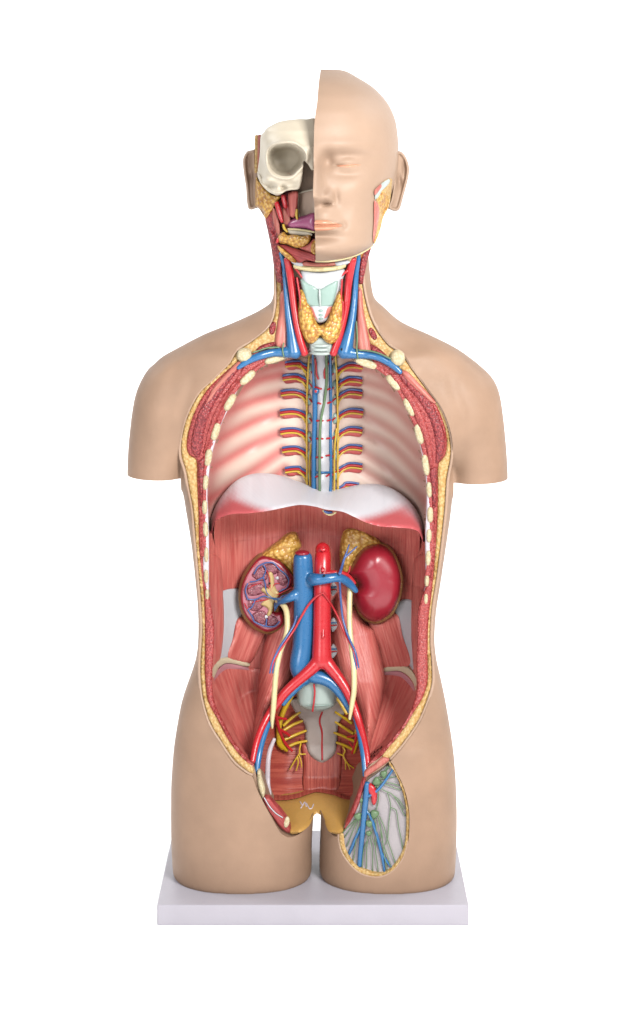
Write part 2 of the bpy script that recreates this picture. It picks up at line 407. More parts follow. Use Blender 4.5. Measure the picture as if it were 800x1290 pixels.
shoulder([(188,468,530,26,28,2),(200,452,560,42,44,2),(225,437.5,585,52,54,2.1),(259,420,590,58,62,2.1),(291,407.5,590,62,70,2.1),(325,392,580,58,76,2.1),(344,381,560,50,78,2.1),(372,376,540,40,76,2.1)])
shoulder([(432,378,540,40,76,2.1),(460,372,540,45,78,2.1),(476,380,560,50,78,2.1),(504,404.5,580,58,76,2.1),(541,421.5,590,62,70,2.1),(575,438.5,590,60,62,2.1),(600,456.5,585,52,54,2.1),(616,474,560,40,42,2)])
add(*loft([(452,204,250,24,26,2),(464,187,262,40,40,2.1),(491,172.5,264,48,48,2.1),(522,166,254,49,48,2.1),(566,161.5,240,46,46,2.1),(593,160.5,231,45,45,2.1),(612,160.5,229,45,45,2.1)]))
add(*loft([(456,548,600,26,28,2),(475,537,620,42,42,2.1),(494,536,629,48,48,2.1),(525,546,634,49,48,2.1),(560,557,637.5,46,46,2.1),(591,566,639.5,45,45,2.1),(618,568,640,45,45,2.1)]))
skin = mesh_obj('body_skin', np.vstack(allv), sum(allf, []), M['skin'], root, 0)
for nm, kw in (('REMESH', dict(mode='VOXEL', voxel_size=3.0*S)), ('SMOOTH', dict(factor=.5, iterations=26))):
    m = skin.modifiers.new(nm, nm)
    for k, v in kw.items(): setattr(m, k, v)
me = evaluated(skin); skin.modifiers.clear(); skin.data = me
# soft modelling of the shoulders: collarbone ridge, hollow above it, fold beside the chest
nv_ = len(skin.data.vertices); co_v = np.empty(nv_*3, np.float32); skin.data.vertices.foreach_get('co', co_v); co_v = co_v.reshape(-1, 3)
vx, vy = co_v[:, 0]/S + 400, 200 + ZE - co_v[:, 2]/S; q2 = np.stack([vx, vy], 1); dY = np.zeros(nv_)
for sgn in (-1, 1):
    ln = lambda pts: dist(np.array([(405 + sgn*(a - 405), b) for a, b in pts], float), q2, False)
    dY += -5*np.exp(-(ln([(500,449),(540,441),(575,444),(598,458)])/8)**2) + 3.5*np.exp(-(ln([(500,432),(540,426)])/9)**2) + 3*np.exp(-(ln([(530,462),(570,466)])/9)**2)
    dY += 6*np.exp(-(ln([(566,478),(578,515),(577,560),(574,592)])/9)**2) - 3*np.exp(-((vx - (405 + sgn*203))/18)**2 - ((vy - 510)/45)**2)
co_v[:, 1] += (.5*dY*np.clip((20 - co_v[:, 1]/S)/40, 0, 1)*S).astype(np.float32); skin.data.vertices.foreach_set('co', co_v.ravel()); skin.data.update()
def box_cut(x0, x1, zt, tilt):
    bm = bmesh.new(); bmesh.ops.create_cube(bm, size=1)
    cx = (x0 + x1)/2
    for v in bm.verts:
        X = (x0 if v.co.x < 0 else x1); top = zt + tilt*(X - cx)
        z = top if v.co.z > 0 else top + 60
        v.co = Vector(((X - 400)*S, v.co.y*300*S, (ZE - (z - 200))*S))
    bmesh.ops.recalc_face_normals(bm, faces=bm.faces)
    m = bpy.data.meshes.new('cutter'); bm.to_mesh(m); bm.free(); o = bpy.data.objects.new('cutter', m); col.objects.link(o); return o
boolean(skin, box_cut(140, 229.3, 597.5, .045)); boolean(skin, box_cut(569.8, 660, 602, -.045))
raw = Caster(skin)
open_poly = L0 + OCH + WIN[1:4][:3] + rev(R0) + [(462,306),(466,285),(400,280),(345,285),(345.5,306)]
rim = cat_closed(L0 + OCH + [(474.5,971.5),(484,965)] + rev(R0), 12)
rd = raw(rim[:, 0], rim[:, 1]); ok = ~np.isnan(rd); rimp = rim[ok]; rd = rd[ok]
rd = np.convolve(np.pad(rd, 4, mode='edge'), np.ones(9)/9, 'valid'); neckm = rimp[:, 1] < 400; rd[neckm] = np.minimum(rd[neckm], 0)
def rimdepth(px, py):
    q = np.stack([np.asarray(px, float).ravel(), np.asarray(py, float).ravel()], 1)
    d2 = ((q[:, None, :] - rimp[None])**2).sum(2); w = 1/(d2 + 120)**1.5
    return (w*rd[None]).sum(1)/w.sum(1)
boolean(skin, cutter(open_poly, lambda x, y, d: rimdepth(x, y) + 3.0))
inner = L3 + L2[8:][3:] + [(326,985),(334,1003),(347,1028),(363,1046),(385,1038),(400,1022),(412,1038),(426,1047),(436,1034),(452,1002),(460,976),(464,963)] + rev(R2)[1:7] + rev(R3) + [(440,440),(405,436),(370,440)]
innc = cat_closed(inner, 6)
def bowl(d, R): t = np.clip(d/R, 0, 1); return np.sqrt(np.clip(1 - (1 - t)**2, 0, 1))
def cavity(px, py, d): rz = rimdepth(px, py) + 3; return rz + (I(py, [440,480,900,960,1000,1030,1050], [86,90,90,92,88,40,-20]) - rz)*bowl(d, 62)
boolean(skin, cutter(inner, lambda x, y, d: np.minimum(cavity(x, y, d) + 9, 94)))
boolean(skin, cutter(WIN, lambda x, y, d: np.nan_to_num(raw(x, y), nan=-40) + 13, ray=True))
skin.data.polygons.foreach_set('use_smooth', [True]*len(skin.data.polygons)); skin.data.set_sharp_from_angle(angle=math.radians(38))
skin['label'] = 'tan painted skin of shoulders, flanks and thighs'
surf = Caster(skin)
def face_depth(px, py):     # the cut face that carries fat and muscle
    return rimdepth(px, py) + 3.0

# ---- bands on the cut face
def band(name, A, B, lift, mat, **k):
    return slab(name, list(A) + rev(B), lambda x, y, d: face_depth(x, y) - lift, mat, root, **k)
def inset(A, w, sgn):
    a = np.array(A); t = np.gradient(a, axis=0); n = np.stack([-t[:, 1], t[:, 0]], 1); n /= np.linalg.norm(n, axis=1)[:, None]
    return [tuple(p) for p in a + sgn*w*n]
L0i = inset(L0, 2.2, -1); R0i = inset(R0, 2.2, 1); L1 = inset(L1, 1.3, -1); R1 = inset(R1, 1.3, 1); L0o = inset(L0, 1.3, 1); R0o = inset(R0, 1.3, -1)
band('skin_edge', L0o, L0i, 2.6, M['skin_edge'], step=1.3, r=1.8, h=1.0, thick=8, sharp=0)
band('skin_edge', R0o, R0i, 2.6, M['skin_edge'], step=1.3, r=1.8, h=1.0, thick=8, sharp=0)
band('fat_layer', L0i, L1, .4, M['fat'], step=2.5, r=4, h=2.2, thick=6, label='yellow granular fat band along the cut edge')
band('fat_layer', R0i, R1, .4, M['fat'], step=2.5, r=4, h=2.2, thick=6, label='yellow granular fat band along the cut edge')
band('muscle_layer', L1[6:], L2, .6, M['flesh'], step=2.5, r=4, h=2.2, thick=6)
band('muscle_layer', R1[5:], R2, .6, M['flesh'], step=2.5, r=4, h=2.2, thick=6)
band('pleural_edge', L2[:12], L3, .2, M['pleura'], step=2.5, r=3, h=1.5, thick=6)
band('pleural_edge', R2[:11], R3, .2, M['pleura'], step=2.5, r=3, h=1.5, thick=6)
# muscle between the ribs, and the ribs cut across
for A, B in ((L2[:11], [(p[0] + 5, p[1] + 1) for p in L2[:11]]),):
    band('intercostal_muscle', [(p[0] - 1, p[1]) for p in A], B, 1.2, M['flesh'], step=2.5, r=3, h=1.2, thick=6)
A = R2[:10]; band('intercostal_muscle', [(p[0] + 1, p[1]) for p in A], [(p[0] - 5, p[1] + 1) for p in A], 1.2, M['flesh'], step=2.5, r=3, h=1.2, thick=6)
def oval(cx, cy, w, h, ang, n=14, sq=2.6):
    a = math.radians(ang); o = []
    for k in range(n):
        t = 2*math.pi*k/n; c, s = math.cos(t), math.sin(t)
        x = w/2*math.copysign(abs(c)**(2/sq), c); y = h/2*math.copysign(abs(s)**(2/sq), s)
        o.append((cx + x*math.cos(a) - y*math.sin(a), cy + x*math.sin(a) + y*math.cos(a)))
    return o
RIBS = [(346,452.5,27,9,-16),(312,475.8,10,24,47),(289.7,507,9.5,24,30),(271.5,544,9.5,23,17),(262.3,576.5,9,22,9),(258.6,608,7.5,19,4),(257.8,639,6.5,18,0),(259,667,6.5,19,-2),(259.8,699,5.5,19,-1),(259.6,726,5.5,17,-1),(260.8,749,4.5,13,-2),
        (461,457.5,29,10,20),(495.5,482,10,24,-42),(515.6,513,9.5,25,-27),(528,547,9.5,26,-14),(536.5,586,8.5,27,-8),(540.8,617,7,20,-3),(542,648.5,7.5,20,0),(540.5,675,6.5,17,2),(539.6,703,6.5,19,3),(538,732,5.5,14,3),(536.8,754.5,5.5,14,4)]
for q in RIBS:
    slab('rib_section', oval(*q), lambda x, y, d: face_depth(x, y) - 2.2, M['bone'], root, thick=8, step=2, r=3, h=2.0)
# chest muscles in section (three bundles a side)
PEC = [[(300,456),(283,472),(262,494),(247,520),(240,545),(237.5,562),(241,572),(248,577),(253,565),(257,540),(267,513),(283,488),(298,468),(304,460)],
       [(305,462),(297,474),(283,492),(268,518),(259,543),(254,566),(251,577),(256,572),(264,549),(272,527),(284,501),(299,480),(312,468)],
       [(247,581),(251,578),(257,572),(255.5,592),(254,620),(252.5,640),(250,640),(248.5,615)]]
PECR = [[(503,465),(524,486),(545,505),(557,529),(563,551),(561,572),(553,585),(550,584),(550,560),(545,535),(534,512),(518,492),(505,476)],
        [(500,470),(510,481),(522,499),(534,520),(543,545),(547,570),(549,586),(543,588),(538,562),(530,540),(521,518),(508,493),(494,474)],
        [(549,588),(553,588),(552.5,612),(551,640),(547,640),(545,612),(543,592)]]
for side in (PEC, PECR):
    for i, q in enumerate(side):
        q = [(x + (2 if side is PEC else -2), y) for x, y in q]
        slab('chest_muscle', q, lambda x, y, d: face_depth(x, y) - 2.0, M['flesh_dark' if i != 1 else 'flesh'], root, thick=6, step=2.2, r=5, h=3.2)
slab('chest_muscle', [(301,455),(287,468),(270,487),(258,508),(262,510),(276,491),(292,473),(306,459)], lambda x, y, d: face_depth(x, y) - 3.8, M['muscle_pink'], root, thick=6, step=2.2, r=4, h=2.2, fib=lambda x, y: (x*.7 + y*.7, x*.7 - y*.7))
slab('chest_muscle', [(505,468),(513,468),(528,483),(541,497),(549,507),(542,506),(528,494),(514,481)], lambda x, y, d: face_depth(x, y) - 3.8, M['muscle_pink'], root, thick=6, step=2.2, r=4, h=2.2, fib=lambda x, y: (x*.7 - y*.7, x*.7 + y*.7))

# ================================================================ thorax
thor_d = L3 + [(262,752),(533,752)] + rev(R3)[1:] + [(450,430),(405,418),(360,430)]
thc = cat_closed(thor_d, 6)
def thorbed(px, py, d=None):
    q = np.stack([px, py], 1); d = dist(thc, q); rz = rimdepth(px, py) + 4
    Y = rz + (84 - rz)*bowl(d, 60)
    return Y - 26*np.exp(-((px - 405.5)/17)**2)*np.clip((660 - py)/30, 0, 1)
LB = [[(357,456),(330,463),(304,478)],[(354,472),(322,480),(297,495)],[(352,497),(320,505),(284,519)],[(352,521),(320,531),(274,554)],[(352,546),(310,565),(266,590)],[(355,568),(322,591),(263,630)],[(358,592),(332,612),(285,642)]]
RB = [[(455,462),(478,469),(498,490)],[(456,481),(490,491),(511,509)],[(456,499),(495,514),(521,537)],[(457,522),(496,543),(528,573)],[(457,545),(494,563),(533,602)],[(457,569),(493,592),(537,632)],[(457,592),(488,612),(520,642)]]
def band_amount(px, py):
    q = np.stack([px, py], 1); w = np.zeros(len(px))
    for k, b in enumerate(LB + RB):
        c = cat_open([(x, y, 0) for x, y in b], 6)[:, :2]; dd = dist(c, q, False)
        w = np.maximum(w, np.exp(-(dd/7.2)**2))
    return w
def wall_col(px, py, d):
    w = band_amount(px, py); left = px < 405
    c = np.array(C(244, 218, 202, 1.14)[:3]); p = np.array(C(224, 100, 100, 1.1)[:3]); pr = np.array(C(222, 150, 138)[:3])
    band_c = np.where(left[:, None], p, pr); near = np.clip(1 - np.abs(px - 405)/70, 0, 1)
    w = w*np.where(left, .78, .7)
    out = c*(1 - w[:, None]) + band_c*w[:, None]
    k = np.exp(-(d/14)**2)*.7*np.where(left, 1, .5)
    rr = np.array(C(196, 84, 84)[:3]); out = out*(1 - k[:, None]) + rr*k[:, None]
    return np.hstack([out, np.ones((len(px), 1))])
slab('rib_wall', L3[:11] + [(262.5,672),(285,664),(330,644),(405,640),(470,650),(515,666),(536,674)] + rev(R3)[3-1:] + [(430,440),(405,438),(380,440)],
     lambda x, y, d: thorbed(x, y) + 3.8*band_amount(x, y), M['wall'], root, thick=5, step=3, r=1, h=0, colr=wall_col,
     label='cream inner chest wall with reddish bands between the ribs')
sp = lambda x, y, lift: float(thorbed(np.array([float(x)]), np.array([float(y)]))[0]) - lift
def bt(name, pts, r, mat, bed, lift, **k):     # tube lying on a bed; pts (px,py[,r])
    return tube(name, [(p[0], p[1], bed(p[0], p[1], lift), p[2] if len(p) > 2 else r) for p in pts], mat, k.pop('parent', root), **k)
spine = slab('spine', [(397.5,440),(415,440),(416.5,500),(416.5,560),(416,625),(397,625),(397,560),(397.5,500)], lambda x, y, d: thorbed(x, y) - 5 - 1.5*np.sin(y*.262)*np.clip(d/5, 0, 1), M['white'], root, thick=14, step=2.5, r=7, h=5, label='white front of the backbone')
for y in (463.5, 483.5, 503.5, 527, 550.5, 573, 599):    # pale blue joint heads of ribs
    for x in (390.5, 421.5):
        blob('rib_joint', x, y, sp(x, y, 1), 4.2, 7.5, 3, M['cart2'], spine, seg=14, ring=8)
vaz = bt('azygos_vein', [(394,446,1.5),(394.6,470,1.6),(395.5,488,2),(396.6,494,3.6),(396.8,520,3.3),(396,550,3.3),(395.5,580,3.2),(395.5,622,3.2)], 3, M['blue'], sp, 11, label='blue vein along the left of the backbone')
blob('vein_stump', 398.2, 492.8, sp(398, 493, 14), 4, 4, 2.5, M['blue'], vaz); blob('vein_opening', 397.8, 493, sp(398, 493, 16.4), 1.7, 1.9, .6, M['red_thin'], vaz)
bt('azygos_vein', [(416,446),(416.8,500),(416.5,550),(416.8,590),(416.2,622)], 1.9, M['blue'], sp, 10)
bt('azygos_vein', [(396,595),(406,595.3),(416.5,595)], 1.5, M['blue'], sp, 11)
bt('thoracic_duct', [(411,444),(411.4,465),(411.2,484),(408.3,508),(404.6,527),(403,545),(402.6,570),(402.6,622)], 1.7, M['green'], sp, 12.5, label='olive green duct winding down the backbone')
for pts in ([(397,452),(398.4,462),(398.8,471),(401,477.5)],[(419,452),(412,460),(408.6,468),(409,476.5)],[(395.5,487.5),(400,488.5),(405,490)],
            [(412,491),(416,489.6)],[(400.5,507.5),(404.5,508.8)],[(412.5,508),(417,506.5)],[(399,530),(407,530)],[(412,530),(416,529)],[(399,552.5),(407,552.8)],[(411.5,552.5),(415.5,552)],[(398.5,576),(406.5,576.4)],[(411,574),(415,573.5)],[(397.5,601),(400.5,600)],[(411,600),(414.5,598)]):
    bt('vertebral_artery_branch', pts, 1.25, M['red_thin'], sp, 11)
for pts in ([(389.5,447),(388,470),(386.8,500),(386.4,545),(387,622)],[(391.8,560),(390,585),(391,622)],[(422.5,449),(424.5,475),(425.2,510),(425.6,545),(425.4,580),(425.8,622)],[(424,540),(421.5,565),(421,622)]):
    bt('sympathetic_nerve', pts, 1.25, M['yellow'], sp, 7)
LR = [(455,360,.6),(472,356.5,1),(491.5,354.2,1),(516,353.2,1),(540,353.6,1),(563,356,1),(588.5,359.5,1)]
for y, xl, _ in LR:
    slab('intercostal_muscle_stub', [(xl+1,y+5),(xl+10,y+3),(xl+22,y+4),(384,y+7),(384,y+11),(372,y+10),(xl+12,y+11),(xl+3,y+11)], lambda a, b, d: thorbed(a, b) - 1.2, M['stub'], root, thick=4, step=2, r=3, h=1.4)
    for nm, dy, r, mt in (('intercostal_vein', 0, 1.55, M['blue_thin']), ('intercostal_artery', 3.1, 1.6, M['red_thin']), ('intercostal_nerve', 6.0, 1.25, M['yellow'])):
        bt(nm, [(xl, y+1+dy),(xl+9, y-.4+dy),(xl+18, y-.4+dy),(380, y+2+dy),(386.5, y+5.5+dy+(3 if nm[-5:] == 'nerve' else 0))], r, mt, sp, 3.2)
    bt('nerve_branch', [(375,y+6.6),(381,y+10),(385,y+17),(386.5,y+22)], .9, M['yellow'], sp, 4)
    bt('intercostal_artery', [(386.5,y+8.6),(390,y+11),(393,y+15)], 1.1, M['red_thin'], sp, 4)
RR = [(457.5,456.5),(475.5,456),(491.3,456),(515.5,457),(538.5,456),(561,456),(584,456),(608.5,452)]
for y, xr in RR:
    slab('intercostal_muscle_stub', [(xr-1,y+5),(xr-10,y+4),(xr-20,y+5),(433,y+8),(433,y+11),(440,y+10.5),(xr-8,y+11.5),(xr-1,y+11)], lambda a, b, d: thorbed(a, b) - 1.2, M['stub'], root, thick=4, step=2, r=3, h=1.4)
    for nm, dy, r, mt in (('intercostal_vein', 0, 1.55, M['blue_thin']), ('intercostal_artery', 3.1, 1.6, M['red_thin']), ('intercostal_nerve', 6.0, 1.25, M['yellow'])):
        bt(nm, [(xr, y+.8+dy),(xr-9, y-.6+dy),(xr-17, y-.4+dy),(433, y+2.4+dy),(426, y+6.5+dy+(2 if nm[-5:] == 'nerve' else 0))], r, mt, sp, 3.2)
    if y < 600:
        bt('nerve_branch', [(437,y+6.4),(431,y+9),(427,y+16),(425.5,y+23)], .9, M['yellow'], sp, 4)
        bt('intercostal_artery', [(426,y+9),(422,y+11),(418,y+15)], 1.1, M['red_thin'], sp, 4)

# ---- diaphragm: a shelf whose dome leans back
DT = [(265,672),(265.5,655),(273,635.7),(283,621),(297,607),(314,599),(333,597.2),(355,600.5),(374,607),(393,613),(410,617),(420,618),(430,616.5),(448,612.5),(467,610.5),(486,613.2),(505,623),(520,637),(529,652),(534,667),(535,684)]
DB = [(267,672),(272,656),(290,648),(314,646.5),(338,643.5),(362,638.5),(379,636),(398,638.4),(410,641.7),(431,644.5),(445,650.5),(462,658.5),(481,663.3),(500.6,664.5),(520,666.5),(528,671),(533,684)]
def dia_depth(x, y, d):
    yt = I(x, [p[0] for p in DT], [p[1] for p in DT]); yb = I(x, [p[0] for p in DB], [p[1] for p in DB])
    t = np.clip((yb - y)/np.maximum(yb - yt, 3), 0, 1)
    side = np.clip(np.minimum(x - 262, 537 - x)/55, 0, 1)
    front = -26 - 14*side + 6*np.exp(-((x - 405)/30)**2); back = -12 + 84*side**.7 - 10*np.exp(-((x-405)/30)**2)
    return front + (back - front)*t**1.15
def dia_col(x, y, d):
    yt = I(x, [p[0] for p in DT], [p[1] for p in DT]); yb = I(x, [p[0] for p in DB], [p[1] for p in DB])
    b = np.clip((yb - y)/np.maximum(yb - yt, 6), 0, 1)
    dl = np.hypot((x - 372)/1.0, (y - 612)/.42); dr = np.hypot((x - 430)/1.0, (y - 618)/.46)
    w = np.clip((np.where(x < 400, dl, dr) - 66)/28, 0, 1); w = np.maximum(w, np.clip((np.where(x < 400, 312 - x, x - 492))/24, 0, 1))
    w = w*np.clip(1.25 - b*.9, .25, 1); w = w*w*(3 - 2*w)
    W = np.array(C(226, 229, 236, 1.3)[:3]); R_ = np.array(C(206, 98, 102, 1.15)[:3]); an = np.arctan2(x - 405, 700 - y)*90; w = np.clip(w + .1*w*(1 - w)*4*(.5*np.sin(an*1.7) + .5*np.sin(an*3.1 + 1)), 0, 1)
    return np.hstack([W*(1 - w[:, None]) + R_*w[:, None], np.ones((len(x), 1))])
dia = slab('diaphragm', DT + rev(DB), dia_depth, M['dia'], root, thick=7, step=2.6, r=3.5, h=2.2, colr=dia_col, fib=lambda x, y: (np.arctan2(x - 405, 700 - y)*190, np.hypot(x - 405, y - 700)*.6), label='white dome shading to red at both ends')
DBx = [p[0] for p in DB]; DBy = [p[1] for p in DB]
tube('opening_ring', [(407,643,-26,1.2),(411,647,-20,1.3),(417,648.5,-18,1.3),(423,645.5,-24,1.2)], M['cream'], dia)
tube('opening_tube', [(409,644,-28,1.6),(413,645.5,-24,1.8),(418,645,-20,1.6)], M['blue_thin'], dia)
# ================================================================ abdomen
ABL = L3[11:] + [(264.8,758),(269.7,794),(268.4,830),(267,854),(270,885),(284.6,917),(296.5,938),(313,958),(319,962)]
ABR = [(464,963),(489,938),(509,912),(519,893),(526,866),(524.6,842),(526,806),(527,770),(534,746)] + rev(R3)[:3]
abd_side = ABL + [(332,915),(350,885),(372,868),(400,862),(428,868),(446,885),(458,925)] + ABR
abL = cat_open([(p[0], p[1], 0) for p in [(262,560)] + L3[9:11] + ABL + [(322,1060)]], 6)[:, :2]; abR = cat_open([(p[0], p[1], 0) for p in [(458,1060)] + ABR + rev(R3)[3:5] + [(533,560)]], 6)[:, :2]
def abdbed(px, py, d=None):
    q = np.stack([px, py], 1); d = np.minimum(dist(abL, q, False), dist(abR, q, False)); rz = rimdepth(px, py) + 4
    return rz + (82 - rz)*bowl(d, 58)
ab = lambda x, y, lift: float(abdbed(np.array([float(x)]), np.array([float(y)]))[0]) - lift
slab('abdominal_wall', [(262,640)] + abd_side + [(536,668),(515,656),(470,642),(405,634),(330,634),(285,652),(263,668)], lambda x, y, d: abdbed(x, y) - 1.5*np.sin(x*.16)*np.clip(d/20, 0, 1), M['muscle'], root, thick=5, step=3.4, r=1, h=0, label='striated red back wall of the belly')
DBx = [p[0] for p in DB]; DBy = [p[1] for p in DB]
def under(x, y, d): t = np.clip((y - I(x, DBx, DBy) + 1)/34, 0, 1); return -24 + (abdbed(x, y) - 1.2 + 24)*np.sqrt(np.clip(1 - (1 - t)**2, 0, 1))
slab('diaphragm_underside', [(p[0], p[1] - 1) for p in DB[1:-1]] + [(528,694),(520,698),(500,698),(462,692),(431,678),(405,673),(379,670),(338,678),(290,682),(272,688)], under, M['muscle'], dia, thick=3, step=2.6, r=1, h=0, label='shaded red underside of the dome')
for q in ([(269,662),(269,669),(291,669),(291,663)],[(507,664),(507,671),(528,672),(528,664)]):
    bt('latch_groove', [(a, b) for a, b in q], .7, M['groove'], ab, .6, step=4, sides=8)
def slope(xs, ys): return lambda x, y, d: I(y, xs, ys)
def onbed(lift): return lambda x, y, d: abdbed(x, y) - lift
slab('side_muscle', [(264,700),(277,705),(281,745),(282,790),(278,828),(271,846),(268.5,830),(269.5,794),(265.5,758)], onbed(4), M['muscle'], root, thick=8, step=2.6, r=6, h=4)
slab('side_muscle', [(535,700),(522,706),(519,745),(518,790),(521,842),(526,858),(525,830),(526.5,800),(528,768),(534,746)], onbed(4), M['muscle'], root, thick=8, step=2.6, r=6, h=4)
slab('white_sheath', [(279,746),(301,743),(309,760),(303,778),(290,826),(277,829),(282,790),(281,765)], onbed(3), M['white'], root, thick=6, step=2.6, r=3, h=1.2, label='grey white sheath beside the back muscle')
slab('white_sheath', [(499,765),(508,756),(520,759),(518,800),(521,843),(514,834),(506,800),(499,776)], onbed(3), M['white'], root, thick=6, step=2.6, r=3, h=1.2, label='grey white sheath beside the back muscle')
slab('square_back_muscle', [(301,778),(322,788),(334,797),(327,815),(314,836),(288,830),(293,806)], onbed(5), M['muscle'], root, thick=10, step=2.6, r=8, h=5, fib=lambda x, y: (x*.93 + y*.36, y*.93 - x*.36))
slab('square_back_muscle', [(464,784),(480,783),(500,774),(507,800),(516,837),(484,843),(476,815)], onbed(5), M['muscle'], root, thick=10, step=2.6, r=8, h=5, fib=lambda x, y: (x*.96 - y*.28, y*.96 + x*.28))
def fan(cx, cy): return lambda x, y: (np.arctan2(x - cx, cy - y)*95, np.hypot(x - cx, y - cy))
def ridge(x, y): a = abdbed(x, y); return a + 1.5 - 6*np.clip((a - rimdepth(x, y) - 4)/25, 0, 1)
ild = lambda x, y, d: np.minimum(ridge(x, y), I(y, [830,870,905,935,965], [95,78,36,4,-34]))
slab('iliac_muscle', [(267,862),(273,845),(284,839),(298,837),(315,842),(334,846),(338,892),(330,930),(320,961),(296,938),(284,917),(270,886)], ild, M['muscle'], root, thick=14, step=2.6, r=6, h=2, fib=fan(338, 1010))
slab('iliac_muscle', [(484,846),(500,845),(514,851),(522,862),(523,870),(517,893),(507,912),(488,937),(464,964),(452,930),(450,890),(464,850)], ild, M['muscle'], root, thick=14, step=2.6, r=6, h=2, fib=fan(448, 1005))
for q in ([(266,855),(268.5,841),(276.5,831.5),(285,829),(296,830),(311,834.5),(315,838.5),(311,840),(297,836.5),(285,835.5),(276,841),(270,853)], [(483.6,841.5),(490,838),(503,838),(515,842),(523,852),(525,862),(523.5,870),(521,861),(513,850.5),(502,845),(484,846)]):
    slab('iliac_crest', q, lambda x, y, d: ild(x, y, d) - 3, M['crest'], root, thick=10, step=1.6, r=3, h=2, label='pale cream crest of the hip bone')
for q in ([(269,858),(271,850),(277,841.5),(285,836.5),(297,837.5),(311,841),(314,844),(300,843),(286,843),(277,849)], [(484,846.5),(502,846),(512.5,851.5),(520.5,862),(522,871),(515,862),(505,853),(492,850.5),(484,850.5)]):
    slab('crest_cartilage', q, lambda x, y, d: ild(x, y, d) - 2.2, M['cartedge'], root, thick=6, step=1.6, r=2.5, h=1, label='faded mauve strip below the crest')
psc = lambda x, y, d: psd(x, y, d) + np.clip(ild(x, y, d) - 4 - psd(x, y, d), 0, 60)*(1 - bowl(d, 22))
psd = lambda x, y, d: I(y, [740,800,860,900,930,965], [68,60,36,8,-20,-46])
slab('loin_muscle', [(372,752),(362,764),(348,787),(335,806),(327,845),(323,890),(318,930),(318,960),(327,938),(338,905),(347,886),(362,868),(371,848),(374,800)], psc, M['muscle'], root, thick=24, step=2.8, r=12, h=4, fib=lambda x, y: (x + .35*y, y - .35*x), label='long striated muscle beside the lumbar spine')
slab('loin_muscle', [(426,748),(444,762),(460,785),(471,796),(481,830),(485,862),(478,900),(468,935),(464,964),(458,930),(451,900),(440,878),(426,858),(417,830),(420,780)], psc, M['muscle'], root, thick=24, step=2.8, r=12, h=4, fib=lambda x, y: (x - .25*y, y + .25*x), label='long striated muscle beside the lumbar spine')
for y in (742, 787, 820):
    slab('lumbar_gap', [(417,y-4),(420,y-8),(424.5,y-2),(424,y+4),(419,y+9),(417,y+4)], psd(0, np.array([float(y)]), 0)[0] - 14, M['white'], root, thick=6, step=1.6, r=2, h=1, label='white lumbar gap with vessel stubs')
    for dy, mt, nm in ((-2.2, M['blue'], 'vein_stub'), (1, M['red_thin'], 'artery_stub')):
        yy = float(psd(0, np.array([float(y)]), 0)[0]) - 15.5
        tube(nm, [(416,y+dy,yy,1),(424,y+dy-.4,yy,1)], M['blue'] if dy < 0 else M['red_thin'], root, sides=8)
# ---- adrenal fat and kidneys
slab('adrenal_fat', [(328,703),(338,692.5),(349,684.5),(358,676.5),(365,672.5),(373,673),(376.5,681),(379.5,689),(372,697),(371,712),(369.5,726),(362,718),(350,708)], onbed(14), M['adrenal'], root, thick=20, step=2.4, r=12, h=11, label='ochre granular fat cap above the cut kidney')
slab('adrenal_fat', [(429,719),(427.5,700),(430,680),(434.5,669),(445,665.5),(462,669.5),(478,681),(482,690),(466,692),(455,700),(448,712),(441,722),(433,728)], onbed(14), M['adrenal'], root, thick=20, step=2.4, r=12, h=11, label='ochre granular fat cap above the whole kidney')
KL = [(333,701.5),(347.5,705.5),(357,712),(364,720),(369.5,730),(367,740),(357,746),(352,752),(348,760),(345,771),(349,772),(354.5,774),(357,783.5),(353,790),(346,794),(335,796),(319,787),(307.5,772),(303,752),(306.5,732),(316,714.5),(324.5,704.6)]
slab('kidney_capsule', [(331,699),(347,703),(360,712),(370,727),(371,738),(356,752),(352,770),(359,776),(359,788),(348,797.5),(333,798.5),(316,789.5),(304,773),(300,752),(303.5,731),(314,712),(323,702)], onbed(16), M['capsule'], root, thick=24, step=2.4, r=9, h=9)
kid = slab('sectioned_kidney', KL, onbed(27), M['kidney'], root, thick=18, step=2, r=4, h=3.5, label='kidney cut open to show its pink and mauve inside')
kz = lambda lift: (lambda x, y, d: abdbed(x, y) - 30.5 - lift)
KLi = [(333,704.5),(346,708),(355,714),(362,722),(366,731),(364,737.5),(355,743),(349.5,750),(345,760),(342,771),(346,776),(352,776.5),(353.5,783),(350,788),(345,791),(335,792.5),(321,784.5),(310,771),(306,752),(309.5,733),(318,717),(326,707.5)]
slab('cortex', KLi, kz(0), M['cortex'], kid, thick=4, step=2, r=2, h=.8)
for q in ([(336,711),(345,710),(351,714),(349,722),(342,724),(335,720),(333,715)],[(322,719),(331,713),(336,721),(336,730),(328,732),(320,728),(317,724)],[(313,737),(325,735),(332,738),(332,746),(324,750),(314,750),(311,744)],[(314,755),(326,755),(333,757),(331,765),(323,770),(315,768),(312,761)],[(318,774),(328,769),(335,772),(335,783),(329,787),(322,783)],[(338,774),(344,776),(349,779),(350,784),(344,789),(338,789),(336,782)],[(352,717),(358,721),(363,729),(362,734),(356,738),(350,733),(349,724)]):
    slab('renal_pyramid', q, kz(1.2), M['pyramid'], kid, thick=3, step=1.8, r=3, h=1.6)
slab('renal_pelvis', [(337,722),(342,720),(345,727),(346,737),(349,744),(352,748),(349,753),(346,758),(344,768),(340,776),(336,775),(338,768),(333,764),(328,762),(332,757),(337,753),(333,747),(328,744),(331,740),(338,740),(339,731)], kz(2), M['pelvis'], kid, thick=3, step=1.6, r=3, h=2.4)
